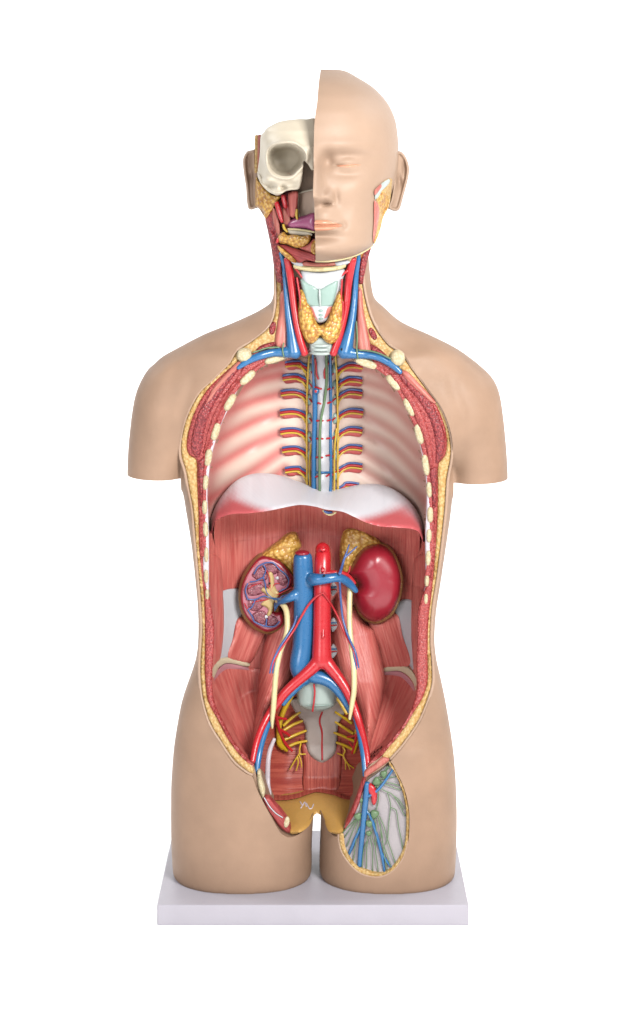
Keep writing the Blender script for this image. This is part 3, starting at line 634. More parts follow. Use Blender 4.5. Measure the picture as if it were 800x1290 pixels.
for x, y in ((340,716.5),(330,728),(350,728),(327,742),(327,761),(335,777),(341,779)): blob('papilla', x, y, ab(x, y, 32), 3, 2.6, 1.3, M['white'], kid, seg=12, ring=8, wob=.2)
blob('pelvis_opening', 339.5, 735, ab(339, 735, 35.2), 1.5, 1.5, .5, M['black'], kid, seg=10, ring=6); blob('pelvis_hollow', 341, 759, ab(341, 759, 34.2), 3.2, 3, .7, M['capsule'], kid, seg=12, ring=6)
def kt(nm, pts, r, m): bt(nm, pts, r, m, ab, 34.2, parent=kid, sides=8, step=2)
for q in ([(366,748),(356,751),(349,756),(340,753),(332,751),(322,755),(312,755)],[(349,756),(346,762),(346,766)],[(344,754),(336,746),(334,735),(332,727),(335,718),(332,712)],[(352,745),(361,740),(364,733),(361,725),(352,717),(344,709),(334,709)],[(332,727),(322,732),(315,733)],[(312,755),(309,744),(312,735)],[(322,755),(317,765),(312,768)],[(334,709),(325,714),(320,723)],[(320,783),(326,786),(335,789),(346,789),(352,783)],[(335,789),(336,780)],[(312,768),(318,777),(320,783)]):
    kt('kidney_vein', q, .95, M['blue_thin'])
for q in ([(368,740),(358,745),(348,749),(341,744),(337,738)],[(348,749),(338,755),(326,757)],[(341,744),(346,736),(352,735)],[(358,741),(364,737),(366,730)],[(349,712),(357,719)],[(324,708),(318,715)],[(313,742),(318,738),(330,734)],[(326,757),(318,759)],[(341,744),(339,726),(334,716)],[(308,760),(314,771)]):
    kt('kidney_artery', q, .75, M['red_thin'])
slab('kidney_capsule', [(462,686),(478,683.5),(493,692),(503.5,711),(508,732),(504,756),(494,776),(478,785.5),(464,784),(452,774),(446,755),(447,735),(440,722),(449,702)], onbed(16), M['capsule'], root, thick=24, step=2.4, r=9, h=9)
kr = slab('whole_kidney', [(463,688.8),(477,686.5),(491,694),(501,711.8),(505,732),(501.5,755),(492,773),(477,782.5),(465,781.5),(454,772.5),(446.7,758),(446.5,745),(452,738),(448,731),(440,727),(437.5,722),(443,714),(448,704),(454,695)], onbed(28), M['kidney'], root, thick=26, step=2.2, r=30, h=30, label='smooth dark red whole kidney')
# ---- great vessels
def gz(y): return float(I(y, [680,740,830,900], [26,24,6,-6]))
V1 = tube('great_vein', [(381.4,701,26,12),(382,715,25,12.6),(383,740,24,13.2),(383.5,780,22,13.8),(382,815,18,14),(378.5,840,13,13.6),(383,858,10,10)], M['blue'], root, sides=22, label='broad blue vein right of the cut kidney')
vc = V1
blob('vein_mouth', 380.8, 696.4, 22, 9.4, 3.2, 9, M['kidney'], vc)
V2 = tube('kidney_vein_trunk', [(378,748,28,7),(372,749.5,18,6.8),(364,753.5,18,5.2),(356,757.5,24,3.8),(350,761,34,2.6),(346,769,42,1.4)], M['blue'], root, sides=16)
V3 = tube('kidney_vein_trunk', [(358,756,26,3),(348,754.5,38,2),(339,753,46,1.2)], M['blue'], root, sides=12)
V4 = tube('kidney_vein_trunk', [(388,729,30,9),(398,730,4,7.8),(412,729,0,6.3),(424,727.5,3,5.8),(433,730,10,5.6),(441,736,18,5.2),(449,745,22,3.2)], M['blue'], root, sides=18)
blob('vein_pinhole', 408.3, 725.2, -7.2, 1.6, 1.6, 1, M['black'], vc, seg=10, ring=6)
ao = A1 = tube('great_artery', [(407,694,34,9.2),(407,700,28,10.4),(406.5,715,21,10.6),(406,740,16,10.8),(405.8,770,12,11),(405.6,800,8,11.4),(405.4,826,4,12.4),(405,836,2,12)], M['red'], root, sides=22, label='thick red artery down the middle, forking below')
blob('artery_dome', 406.5, 693, 30, 9.6, 10, 9, M['red'], ao); tube('artery_knob', [(404,690,20,2.2),(407,693,18,2.6),(411,690,21,2)], M['red'], ao)
tube('artery_stub', [(406.5,716,8,2.6),(406.5,720,6,2.4)], M['red'], ao); tube('artery_stub', [(407,790,1,1.6),(407,803,-4,2.2)], M['red'], ao)
tube('kidney_artery_trunk', [(409,722,14,3.4),(420,721.5,12,3.2),(432,722.5,14,3.1),(440,727,20,2.9),(447,735,22,2.2)], M['red'], root)
tube('kidney_artery_trunk', [(437,724,20,1.3),(440,719,20,1.2),(441,713,21,.8)], M['red_thin'], root, sides=8)
A2 = tube('iliac_artery', [(404,828,3,9),(396,839,0,8.2),(383,851,-3,7),(369,863,-6,6.3),(358,874,-8,6),(350,884,-11,6),(344,893,-13,5.6)], M['red'], root, sides=18)
A4 = tube('iliac_artery', [(346,888,-12,4.6),(338,901,-17,4.6),(329,919,-28,4.4),(322.5,938,-40,4.2),(318,960,-52,3.8)], M['red'], root, sides=16)
A3 = tube('iliac_artery', [(407,828,3,9),(415,839,0,8.2),(426,853,-3,7),(436,868,-7,6.2),(443.5,884,-11,5.6),(450.5,903,-17,4.9),(457,926,-30,4.5),(461.5,946,-42,4.2),(464,966,-53,3.6)], M['red'], root, sides=18)
V5 = tube('iliac_vein', [(382,846,14,10),(396,852,6,9),(405,854,5,8.6),(416,859,4,8),(427,870,1,7),(436,884,-3,5.6),(442,897,-8,4.2)], M['blue'], root, sides=16)
V6 = tube('iliac_vein', [(384,852,9,8.5),(374,864,4,6.6),(364,876,0,4.8),(356,887,-4,3.8)], M['blue'], root, sides=16)
fuse([V1, V2, V3, V4, V5, V6]); fuse([A1, A2, A3, A4])
tube('iliac_vein', [(342,902,-12,3.4),(336,916,-22,4),(330,934,-34,4),(326,952,-45,4),(323,974,-54,3.6)], M['blue'], root, sides=14)
tube('iliac_vein', [(447,902,-12,3),(451,916,-22,3.4),(455,934,-34,3.6),(458.5,955,-46,3.8),(460.5,977,-55,3.6)], M['blue'], root, sides=14)
tube('ureter', [(349,757,40,3),(356,761,30,3.8),(361,771,20,3.7),(362,790,10,3.6),(359.5,804,4,3.6),(353,820,-2,3.6),(348.5,842,-10,3.5),(346,870,-17,3.5),(344.5,892,-22,3.4),(343,907,-22,2.6),(343,917,-20,1.4)], M['cream'], root, sides=14, label='cream ureter running down from the cut kidney')
tube('ureter', [(441,738,28,3.6),(440.3,760,20,3.5),(440.6,790,10,3.5),(443.5,820,0,3.5),(446,845,-8,3.6),(446,870,-15,3.5),(443,890,-19,3),(440.5,906,-19,1.6)], M['cream'], root, sides=14, label='cream ureter running down from the whole kidney')
def lay(*q): return [(x, y, z, r) for x, y, z, r in q]
tube('gonadal_artery', [(405.5,747.5,1,1.3),(398,752,2,1.5),(388,763,6,1.5),(379,778,6,1.5),(372,791,4,1.5),(362,806,-2,1.5),(352,820,-8,1.5),(345,833,-12,1.4),(342,844,-13,1.1)], M['red_thin'], root, sides=10)
tube('gonadal_vein', [(374,776,8,1.3),(370,788,5,1.4),(362,801,-2,1.4),(352,816,-8,1.4),(346,828,-11,1.4),(342,838,-13,1.2),(340,848,-14,1)], M['blue_thin'], root, sides=10)
tube('gonadal_vein', [(346,828,-11,1.1),(345,838,-12,1.1),(343.5,848,-13,.9)], M['blue_thin'], root, sides=10)
tube('gonadal_artery', [(406.5,746.5,1,1.3),(413,755,4,1.3),(421,768,14,1.3),(427,780,14,1.3),(434,797,8,1.3),(442,812,-1,1.3),(446.5,823,-6,1.2),(450,838,-9,1)], M['red_thin'], root, sides=10)
tube('gonadal_vein', [(428,733,2,1.5),(429,750,14,1.4),(431.5,777,12,1.4),(437,797,5,1.4),(443,811,-2,1.4),(448,822,-7,1.3),(452,841,-10,1)], M['blue_thin'], root, sides=10)
tube('gonadal_vein', [(444.5,814,-3,1.1),(446.5,828,-7,1.1),(449,843,-9,.9)], M['blue_thin'], root, sides=10)
tube('adrenal_vein', [(428,723,-3,2.2),(431,713,8,1.7),(434,703,14,1.5),(437,695,18,1.2),(440,686,22,.9)], M['blue_thin'], root, sides=10)
tube('adrenal_vein', [(434,703,14,1.2),(441,696.5,17,1.1),(449.5,688.5,20,.9)], M['blue_thin'], root, sides=10)

# ================================================================ pelvis
PV = [(335,902),(352,880),(374,866),(400,858),(428,866),(444,884),(450,904),(460,930),(466,958),(466,984),(458,1004),(436,1004),(420,999),(399,995.5),(387,998.5),(374,1003.5),(358,1006),(329,1004),(321,980),(324,945)]
def pelv(x, y, d=None):
    q = np.stack([x, y], 1); dd = dist(np.array([(455,1070)] + rev(PV[:11]) + [(a, b) for a, b in rev(PV[18:])] + [(334,1070)], float), q, False)
    rz = I(y, [860,900,950,1000], [30,0,-30,-40])
    return rz + (I(y, [860,900,940,980,1008], [60,64,72,62,40]) - rz)*bowl(dd, 48)
pv = lambda x, y, lift: float(pelv(np.array([float(x)]), np.array([float(y)]))[0]) - lift
slab('pelvic_wall', PV, lambda x, y, d: pelv(x, y), M['muscle_deep'], root, thick=6, step=2.8, r=1, h=0, fib=lambda x, y: (y, x), label='deep red striated muscle lining the pelvis')
slab('pelvic_muscle', [(378,930),(392,944),(406,952),(420,944),(428,930),(430,960),(425,994),(405,996),(383,995),(382,960)], lambda x, y, d: pelv(x, y) - 1.5, M['muscle_deep'], root, thick=5, step=2.6, r=5, h=3)
slab('sacrum', [(366,884),(378,878),(400,874),(424,878),(438,884),(433,900),(426,914),(424.5,934),(421.5,950),(406,961),(390,951),(385,934),(384,914),(374,900)], lambda x, y, d: pelv(x, y) - 4, M['sacrum'], root, thick=8, step=2.6, r=6, h=4, wob=.6, label='grey white front of the sacrum')
slab('lumbar_disc', [(374,846),(424,846),(425,868),(423.5,884),(418,891.5),(400,896),(381,891.5),(375,884),(373.5,868)], lambda x, y, d: 30 - 18*np.sqrt(np.clip(1 - ((x - 399)/27)**2, 0, 1)) + np.clip(y - 888, 0, 9)*.8, M['disc'], root, thick=26, step=2.2, r=4, h=2.5, label='pale green lumbar disc below the vessel fork')
tube('disc_line', [(375,885,22,.5),(387,888.2,12,.5),(399,889,8,.5),(412,888.2,11,.5),(423.5,885,22,.5)], M['cart2'], root, sides=8)
tube('sacral_artery', [(395.5,862,5,1.2),(396.5,872,5,1.2),(395.5,884,5,1.2),(393.8,896,8,1.2)], M['red_thin'], root, sides=10)
bt('sacral_artery', [(406,897),(403,905),(402.8,911),(405.6,922),(405.6,940),(406,957)], 1.2, M['red_thin'], pv, 8.5, sides=10)
NL = [[(372,869,2.6),(366,879,3),(358,894,3.2),(353,908,3.4),(351,922,3.4),(353,936,3.6),(361,945,2.8)],[(378,897,1.6),(368,904,1.9),(357,914,2.1)],[(381,908,1.6),(369,913,1.9),(356,921,2.1)],[(385.5,920.5,1.5),(374,925,1.8),(358,932,2.1)],[(386.5,933.5,1.5),(374,936,1.8),(362,941,2.1)],[(379,935,1.1),(377.5,949,1.1),(385,950,.9)],[(377.5,949,1),(371,959,1),(365,969.5,.8)],[(375,954,1),(375.5,962,.9),(373,971,.7)],[(377,952,.9),(379.5,960,.8),(380,967,.6)],[(352,926,3.2),(351,936,3.2),(356,943,2.6)]]
for q in NL: bt('sacral_nerve', q, 1, M['yellow_deep'], pv, 8, step=2)
NR = [[(421,876,2),(429,886,2.2),(437,899,2.2)],[(422.5,897,1.5),(432,903,1.8),(443,911,1.9)],[(422.5,909.5,1.5),(434,917,1.8),(445,924,1.9)],[(421,923,1.5),(434,928,1.8),(447,934,2)],[(424,935.5,1.5),(434,939,1.8),(444,944,2)],[(449,920,2.4),(449.5,934,2.8),(446,948,2)],[(432,941,1.1),(434.5,946,1.1),(432.5,952,1.1),(437,961,1),(445.5,967.5,.7)],[(425,949,.9),(432.5,952,1)],[(435,957,.9),(435.5,969.5,.6)],[(437,960,.8),(441,969.5,.6)]]
for q in NR: bt('sacral_nerve', q, 1, M['yellow_deep'], pv, 8, step=2)
for q in ([(345,893,2.2),(348.5,905,2.2),(352,920,2.2),(359,936,2),(368,946,1.7)],[(348,903,1.6),(355,905,1.7),(361,906,1.5)],[(352,919,1.8),(359,922.5,2),(365,927,1.7)],[(450,906,1.8),(450,922,1.9),(447,938,1.8),(443.5,949,1.4)],[(449,926,1.5),(443,927.5,1.5),(437.5,928.5,1.2)],[(446,944,1.2),(440,935,.9)]):
    bt('pelvic_artery', q, 1.5, M['red'], pv, 13, step=2)
bt('white_band', [(345.5,931,2.4),(340,945,3),(337.6,960,3.2),(337.3,985,3.2),(339.8,1001,2.4)], 3, M['pleura'], pv, 5, flat=.6)
bt('white_band', [(457,962,1.2),(459,980,1.4),(455,1003,1.2)], 1.2, M['pleura'], pv, 3)
slab('pubic_bone', [(324.5,972),(328,972),(330,982),(334,995),(333,1003),(330.8,1006),(327,996),(324.6,985)], lambda x, y, d: face_depth(x, y) - 2.5, M['bone'], root, thick=10, step=2, r=3, h=2.5)
# pelvic floor, coming forward between the thighs
PF = [(334,1002.5),(345,1007.5),(358,1008.5),(374,1006),(387,1001.5),(399,998),(410,999),(420,1001),(436,1005),(455,1004.5),(447,1022),(440,1035),(433.5,1046),(426,1051),(415,1048),(411,1041),(407.8,1032),(404.5,1027),(400,1025),(396,1026.5),(393.6,1031),(390,1039.5),(382,1046.5),(372.5,1050.5),(366,1050),(352,1028),(340,1012)]
def pf(x, y, d):
    f = np.clip((y - 996)/52, 0, 1)
    lobes = 10*(np.exp(-((x - 372)/20)**2) + np.exp(-((x - 424)/15)**2))*f
    return 48 - 92*f**.8 - lobes
slab('pelvic_floor', PF, pf, M['ochre'], root, thick=26, step=2.4, r=5, h=4, label='ochre pelvic floor above the gap of the thighs')
slab('pelvic_floor_rim', [(331,1001),(345,1003.5),(358,1004.5),(374,1002),(387,997.5),(399,994.5),(410,995.5),(420,998),(436,1003.5),(457,1003),(455,1006.5),(436,1007),(420,1001.5),(399,998),(387,1001),(374,1005.5),(358,1008),(340,1007)], lambda x, y, d: pf(x, y, d) - 3, M['muscle_deep'], root, thick=8, step=2, r=2, h=1.5)
for q in ([(378,1010),(381,1014),(384,1010.5),(386,1016)],[(386,1012),(390,1019),(393,1018),(395,1013)],[(379,1018),(383,1012)]):
    tube('pale_mark', [(x, y, float(pf(np.array([x*1.]), np.array([y*1.]), 0)[0]) - 4.1, .8) for x, y in q], M['pleura'], root, sides=8, label='faint pale scrawl on the ochre floor')
slab('pubic_muscle', [(331.5,1006),(339,1005),(347,1013),(355,1022),(364.5,1036),(366.5,1049),(360,1048.5),(352,1042),(344,1031),(337,1020)], lambda x, y, d: face_depth(x, y) - 2.5, M['muscle_dark'], root, thick=10, step=2, r=5, h=4, fib=lambda x, y: (x*.8 - y*.6, x*.6 + y*.8))
tube('tendon', [(x, y, float(face_depth(x, y)[0]) - 7.2, .7) for x, y in ((333,1005),(339,1015),(347,1024),(356,1030))], M['white'], root, sides=8)
blob('bone_section', 361, 1035.5, float(face_depth(361, 1035)[0]) - 6, 3.8, 7, 3, M['bone'], root, rot=-12)
slab('pubic_muscle', [(461.5,980),(457.5,992.5),(451.5,1015),(441,1036),(434.5,1046),(436,1036),(442,1023),(448,1008),(453,994),(457,982)], lambda x, y, d: face_depth(x, y) - 3, M['muscle_dark'], root, thick=10, step=2, r=4, h=2.5)
slab('groin_edge', [(460,980),(468,974.5),(480,966),(491,957),(482,954),(472,963),(464,968),(459,974)], lambda x, y, d: face_depth(x, y) - 2, M['muscle_pink'], root, thick=8, step=2, r=3, h=2)

# ================================================================ window in the thigh
rawz = lambda x, y: np.nan_to_num(raw(x, y), nan=-45)
WI = [(463,984),(475,975),(486,966.5),(491.5,965),(497,973),(505,992.5),(510,1012),(511.5,1030),(510.5,1056),(506,1074),(496,1090),(483,1099.5),(470,1099),(450.5,1091.5),(441.5,1081),(435,1067.5),(432.5,1053),(434,1046),(443,1033),(452,1014),(458,995)]
win = slab('thigh_window', WI, lambda x, y, d: rawz(x, y) + 6.5 + 3*bowl(d, 14), M['fascia'], root, thick=4, step=2.6, r=1, h=0, label='pale window in the thigh with veins and green lymph vessels')
slab('fat_rim', [(427,1049.5),(432.5,1051),(435,1067.5),(441.5,1081),(450.5,1091.5),(470,1099),(484,1099.5),(496.5,1090),(506.5,1074),(511,1056),(512,1030),(510.5,1012),(505.5,992.5),(497,972),(490,963),(491.8,959.5),(500,973),(509,992.5),(514,1012),(515.8,1030),(514.5,1060),(509,1079.5),(497,1096),(482,1104.5),(467,1105),(450.5,1099),(437,1085.5),(428.8,1072),(425.8,1057)],
     lambda x, y, d: rawz(x, y) + 2.5, M['fat'], win, thick=9, step=2, r=3, h=2.2)
slab('skin_edge', [(425,1049),(427.5,1050),(427.5,1058),(430.5,1071),(438.5,1084.5),(451.5,1097.5),(467.5,1103.5),(481.5,1103),(496,1095),(507.5,1079),(513,1060),(515,1060),(509.8,1080),(497.5,1097),(482.2,1105.8),(467,1106.2),(450,1100.4),(436,1086.3),(427.6,1072.5),(424.3,1057)], lambda x, y, d: rawz(x, y) + .6, M['skin_edge'], win, thick=9, step=1.3, r=1.8, h=.9, sharp=0)
wz = lambda x, y, lift: float(rawz(x, y)[0]) + 8.5 - lift
def wt(nm, pts, r, m, lift=1.5): bt(nm, pts, r, m, wz, lift, parent=win, sides=10, step=2)
wt('thigh_vein', [(462.5,987,4),(461.5,1000,3.8),(460,1015,3.6),(457,1045,3.3),(454,1075,3),(452.8,1091,2.9)], 3, M['blue'], 2)
wt('thigh_vein', [(454.5,1042,1.8),(448,1056,2),(443,1068,2),(439,1077,1.7)], 2, M['blue'])
wt('thigh_vein', [(461,1021,1.8),(466,1027,2),(471,1040,2),(476,1057,1.9),(480,1073,1.8),(482.5,1086,1.6),(484.5,1099,1.4)], 2, M['blue'])
wt('thigh_vein', [(480,1073,1.5),(486.5,1084,1.6),(494,1094,1.4)], 2, M['blue'])
wt('thigh_vein', [(462,1004,1.8),(470,1000,1.7),(478,993,1.7),(485,984,1.6),(496,968,1.3)], 2, M['blue'], 3.4)
slab('thigh_artery', [(463,987.5),(468,987.5),(472.5,992),(474.8,1000),(474,1010),(471.5,1014.5),(468.5,1012),(467,1003),(464,998)], lambda x, y, d: rawz(x, y) + 5.5, M['red'], win, thick=4, step=1.8, r=4, h=2.6)
for q in ([(476,980),(482,975),(488,966)],[(484,975),(489,968),(492,962)],[(478,982),(487,979.5),(499,978.5)],[(478,985.5),(488,989),(505,995.5)],[(476,990),(484,996),(493,1000),(501,1010),(508,1024),(510.5,1028)],[(488,999),(491,1008),(492,1017),(490,1035),(488.5,1055)],[(492,1017),(499,1021),(502,1040),(506,1060),(508,1071)],[(474,990),(468,996),(465,999)],[(475,990),(477,1000),(476.5,1010),(474,1020)],[(473,1030),(474,1050),(473,1070),(475,1085),(476.5,1098)],[(476,1030),(481,1050),(483,1068),(485.5,1085),(488,1096)],[(478,1028),(484,1042),(488,1057),(493,1072),(498,1088)],[(463.5,1055),(462,1070),(461.5,1094)],[(466,1055),(469,1070),(469.5,1098)],[(456,1010),(453.5,1022)],[(452,1028),(460,1034),(464,1036)],[(453,1027),(460,1020),(463,1014)],[(449,1032),(440,1046),(434,1055)],[(450,1033),(444,1048),(437,1066)],[(452,1033),(449,1055),(445,1084)],[(464.5,1030),(465,1020)],[(476,1029),(479,1040),(480.5,1056)],[(470,1030),(468,1042),(469.5,1056),(473,1066)],[(480,984),(491,986),(503,990)],[(495,1002),(503,1008),(509,1019)],[(447,1033),(437,1043),(431,1050)],[(462,1060),(458,1072),(456,1094)],[(481,1060),(487,1075),(492,1092)],[(488.5,1055),(486,1064)]):
    wt('lymph_vessel', q, .62, M['green'], 2.6)
for x, y, r in ((474.5,984.5,5),(483.5,975,4.2),(472,1025.5,5.2),(451,1028.5,4.6),(465,1037.5,4.2),(464.5,1050,3.4),(455,1008,2.8)):
    blob('lymph_node', x, y, wz(x, y, 2.6), r, r*1.05, r*.7, M['green'], win, seg=16, ring=10, wob=.12)
# ================================================================ neck
def neck(x, y, d=None):
    c = 404.0; hw = I(y, [300,380,420,450], [60,60,75,110])
    return np.minimum(-4 - 30*np.sqrt(np.clip(1 - ((x - c)/hw)**2, 0, 1)), np.asarray(face_depth(x, y)).reshape(np.shape(x)) + 1)
nk = lambda x, y, lift: float(neck(np.array([float(x)]), np.array([float(y)]))[0]) - lift
def ns(name, poly, lift, mat, **k):
    k.setdefault('thick', 8); k.setdefault('step', 2.2)
    return slab(name, poly, lambda x, y, d: neck(x, y) - lift, mat, k.pop('parent', root), **k)
ns('neck_core', [(348,310),(400,304),(462,310),(456,350),(456,390),(474,425),(468,447),(440,446),(405,444),(370,446),(338,447),(332,430),(350,392),(352,350)], -3, M['flesh_dark'], thick=14, step=3.5, r=3, h=1)
# strap muscles, neck fat is the top of the fat bands
ns('neck_muscle', [(340,290),(348.5,298),(352.5,320),(356.5,345),(355,356),(349,354.5),(345.6,340),(343,315)], 4, M['flesh_dark'], r=4, h=3)
ns('neck_muscle', [(472,300),(466,306),(460,309),(454.5,325),(452,340),(451.5,356),(457,357.5),(459.5,345),(464,325),(468,312)], 4, M['flesh_dark'], r=4, h=3)
ns('strap_muscle', [(353,370),(358.5,366),(362,390),(362.5,420),(361,444),(347,434),(349,410),(352,392)], 5, M['muscle_pink'], r=5, h=3.5, fib=lambda x, y: (x + .15*y, y))
ns('strap_muscle', [(451,362),(456,366),(458,390),(463,415),(467,444),(452,443),(449.5,420),(450,390)], 5, M['muscle_pink'], r=5, h=3.5, fib=lambda x, y: (x - .15*y, y))
for q in ([(321.5,443.5),(326,437),(333,433.5),(346,430.5),(347.5,434),(340,438.5),(330,441.5)],[(466,434),(472,435.5),(480,441),(488,449.5),(478,447),(468,443)]):
    slab('shoulder_muscle', q, lambda x, y, d: face_depth(x, y) - 4, M['flesh_dark'], root, thick=8, step=2, r=4, h=3)
for x, y, a in ((343.5,413.5,12),(469.5,420.5,-28)):
    slab('muscle_section', oval(x, y, 8, 17, a), lambda u, v, d: face_depth(u, v) - 2.5, M['flesh_dark'], root, thick=6, step=2, r=3, h=2)
slab('collarbone_section', oval(308, 447.5, 20, 18, -10, sq=2.1), lambda x, y, d: face_depth(x, y) - 6, M['bone'], root, thick=12, step=2, r=7, h=5)
slab('collarbone_section', oval(500.8, 451, 19, 21, -15, sq=2.1), lambda x, y, d: face_depth(x, y) - 6, M['bone'], root, thick=12, step=2, r=7, h=5)
# vessels of the neck
nv = lambda nm, pts, m, lift, **k: tube(nm, [(x, y, nk(x, y, lift), r) for x, y, r in pts], m, root, sides=16, **k)
J1 = nv('jugular_vein', [(353,318,2.6),(356,327,3.2),(358.6,345,3),(361,370,3.6),(363.5,395,4.7),(366.5,415,5.8),(369,432,8.2),(371,445,10)], M['blue'], 8)
J2 = nv('jugular_vein', [(452,318,2.6),(451,328,3.2),(448.5,345,3.6),(447,370,4),(444.5,395,4.8),(441,415,6),(437,432,8.4),(433.5,445,9.8)], M['blue'], 8)
nv('carotid_artery', [(361.5,326,4),(364.5,340,4.8),(367.5,360,4.6),(370.5,385,4.4),(374,408,4.4),(379,430,4.6),(384,446,4.4)], M['red'], 12)
nv('carotid_artery', [(445,326,4.4),(441.5,340,5),(438.5,360,4.6),(436,385,4.4),(431,410,4.4),(425.5,430,4.6),(419.5,446,4.4)], M['red'], 12)
nv('thyroid_artery', [(371,336,1.6),(376,343,1.5),(380.5,349.5,1)], M['red_thin'], 15); nv('thyroid_artery', [(438,341,1.8),(430,347,1.6),(423,354,1.2)], M['red_thin'], 15)
nv('thyroid_artery', [(374,350,1.2),(377.5,372,1.2),(380,395,1.1),(385,410,1),(394,418,.7)], M['red_thin'], 20); nv('thyroid_artery', [(431,352,1.2),(429.5,375,1.2),(428,395,1.1),(422,408,1),(414,417,.7)], M['red_thin'], 20)
nv('thyroid_artery', [(383,405,1),(388,415,.9),(389,425,.6)], M['red_thin'], 20); nv('thyroid_artery', [(432,380,1),(431.5,400,1),(427,415,.8)], M['red_thin'], 20)
fdz = lambda x, y: float(face_depth(x, y)[0])
J3 = tube('collar_vein', [(374,444,nk(374,444,8),8.2),(360,443.5,nk(360,444,7),6.6),(345,444,nk(345,444,6),5.2),(330,447.5,fdz(330,447)-7,5),(316,453,fdz(316,453)-6,4.4),(306,459,fdz(306,459)-6,3.6),(299.5,464,fdz(299,464)-6,2.4)], M['blue'], root, sides=16)
J4 = tube('collar_vein', [(431,444,nk(431,444,8),8),(447,445.5,nk(447,445,7),6.4),(462,447,nk(462,446,6),5),(476,450,fdz(476,450)-7,4.6),(490,457,fdz(490,457)-6,4.4),(498,463,fdz(498,463)-6,4),(505,469.5,fdz(505,469)-6,3)], M['blue'], root, sides=16)
fuse([J1, J3], 1.0, 6); fuse([J2, J4], 1.0, 6)
for x, y in ((371.5,443.5),(431,441)): blob('vein_hole', x, y, nk(x, y, 16.2), 1.7, 2.6, .8, M['black'], root, seg=10, ring=6, rot=20)
for q in ([(357.5,432),(356,440),(357.5,449)],[(449,405),(450,425),(449.5,440),(451,452)],[(319,444),(325,442),(338,438),(352,437.5)],[(452,441),(466,442),(480,446),(492,452)]):
    tube('lymph_vessel', [(x, y, min(nk(x, y, 14), fdz(x, y) - 9), .9) for x, y in q], M['green'], root, sides=8)
# larynx, thyroid, windpipe
ns('larynx', [(380,341),(404,343),(433,339),(431,355),(427.5,368),(423,380),(417,390),(412,403),(403,407),(395,403),(389,388),(384,372),(381,357)], 12, M['white'], thick=16, r=8, h=6, label='white larynx front in the neck')
ns('thyroid_cartilage', [(378.8,352.5),(386,355),(394,359),(402.5,363.5),(411,359),(419,355),(426.2,352.5),(425,364),(421,378),(418,385),(404,387),(387.5,384.5),(383,372)], 17, M['cart2'], thick=8, r=3, h=2.5, label='grey green V shaped cartilage')
tube('cartilage_ridge', [(402.5,364,nk(402,364,20.5),1.2),(403,375,nk(403,375,22),1.4),(403.5,385,nk(403,385,20),1.1)], M['cart'], root)
ns('hyoid_bone', [(370,337.5),(378,340),(392,342),(410,342),(426,340),(435.5,336.5),(435,331.5),(426,334.5),(410,336),(392,336),(378,334),(370.5,333)], 19, M['cream'], thick=8, r=3, h=2.6)
ns('hyoid_muscle', [(378,333.5),(392,335.5),(410,335.5),(424,333.5),(421,329.5),(410,331),(394,331),(384,329.5)], 21, M['muscle_pink'], thick=6, r=2, h=1.5, fib=lambda x, y: (y, x))
for q in ([(365,326),(374,328),(382,330.5),(384,334),(376,336.5),(369,332)],[(420,331),(428,328.5),(437,328),(441,330.5),(434,334),(424,335)]):
    ns('white_knuckle', q, 20, M['white'], thick=6, r=3, h=2.5)
for q in ([(390,386),(400,388),(402.5,402),(399,404),(393,398)],[(418,386),(407,388),(405,402),(408,404),(414,397)]):
    ns('throat_muscle', q, 15.5, M['muscle_pink'], thick=5, r=3, h=2)
for y, w in ((391,3.4),(396.5,3.2),(401,3)): tube('windpipe_ring', [(404-w,y,nk(404,y,16),1.2),(404,y+.6,nk(404,y,18),1.6),(404+w,y,nk(404,y,16),1.2)], M['cart2'], root)
ns('thyroid_gland', [(377.5,365),(383,367),(387.5,378),(392.5,389),(396.5,400),(399,407),(403,410.5),(409,408),(413,402),(416.5,391),(420.5,380),(425.5,368),(430,367),(432,377),(433,395),(431,412),(426.5,426),(418,433.5),(410,430.5),(404,423),(400,428),(394,433),(388,432),(382.5,424),(378,412),(376,398),(376.5,380)], 15, M['gland'], thick=12, r=9, h=9, label='golden granular thyroid gland')
ns('windpipe', [(391,430),(404,424),(418,431),(418.5,443),(416,446),(393,446),(391,442)], 8, M['cart'], thick=20, r=6, h=5)
for y in (434.5, 439.5, 444.5): tube('windpipe_ring', [(391,y,nk(391,y,7),1.5),(397,y+1,nk(397,y,13.5),1.9),(405,y+1.4,nk(405,y,15),2),(412,y+1,nk(412,y,13.5),1.9),(418.5,y,nk(418,y,7),1.5)], M['cart'], root)

# ================================================================ head: half a face
X0 = ([80,88,103,130,145,160,196,214,244,256,280,310,330],[404,404,401.6,399.5,397,395.8,395,395.3,394.2,396,396.5,397.4,397.6])
XR = smooth_table([87.4,88.4,91,95.5,110,128,148,169,190,210,230,250,262,274,292,308,315,321,325,327.5,328.4],[424,431,439,447,470,487,497,501,502,501.5,498,492,487.5,482.5,477.3,470.5,461,449,437,425,412])
YC = ([87,250,262,292,308,328],[10,8,-2,-24,-36,-66]); YB = ([87,100,120,150,200,230,250,270,300,320,328],[30,75,105,128,132,122,100,40,10,-20,-50])
YF = ([87.4,89,92,97,105,120,140,160,180,188,198,206,216,228,245,258,266,275,290,300,312,320,326,328.4],[-14,-26,-40,-56,-74,-94,-107,-113,-116,-117,-113,-109,-108,-108,-110,-110,-111,-112,-111,-109,-111,-107,-98,-84])
G = lambda x, y, cx, cy, sx, sy: np.exp(-((x - cx)/sx)**2 - ((y - cy)/sy)**2)
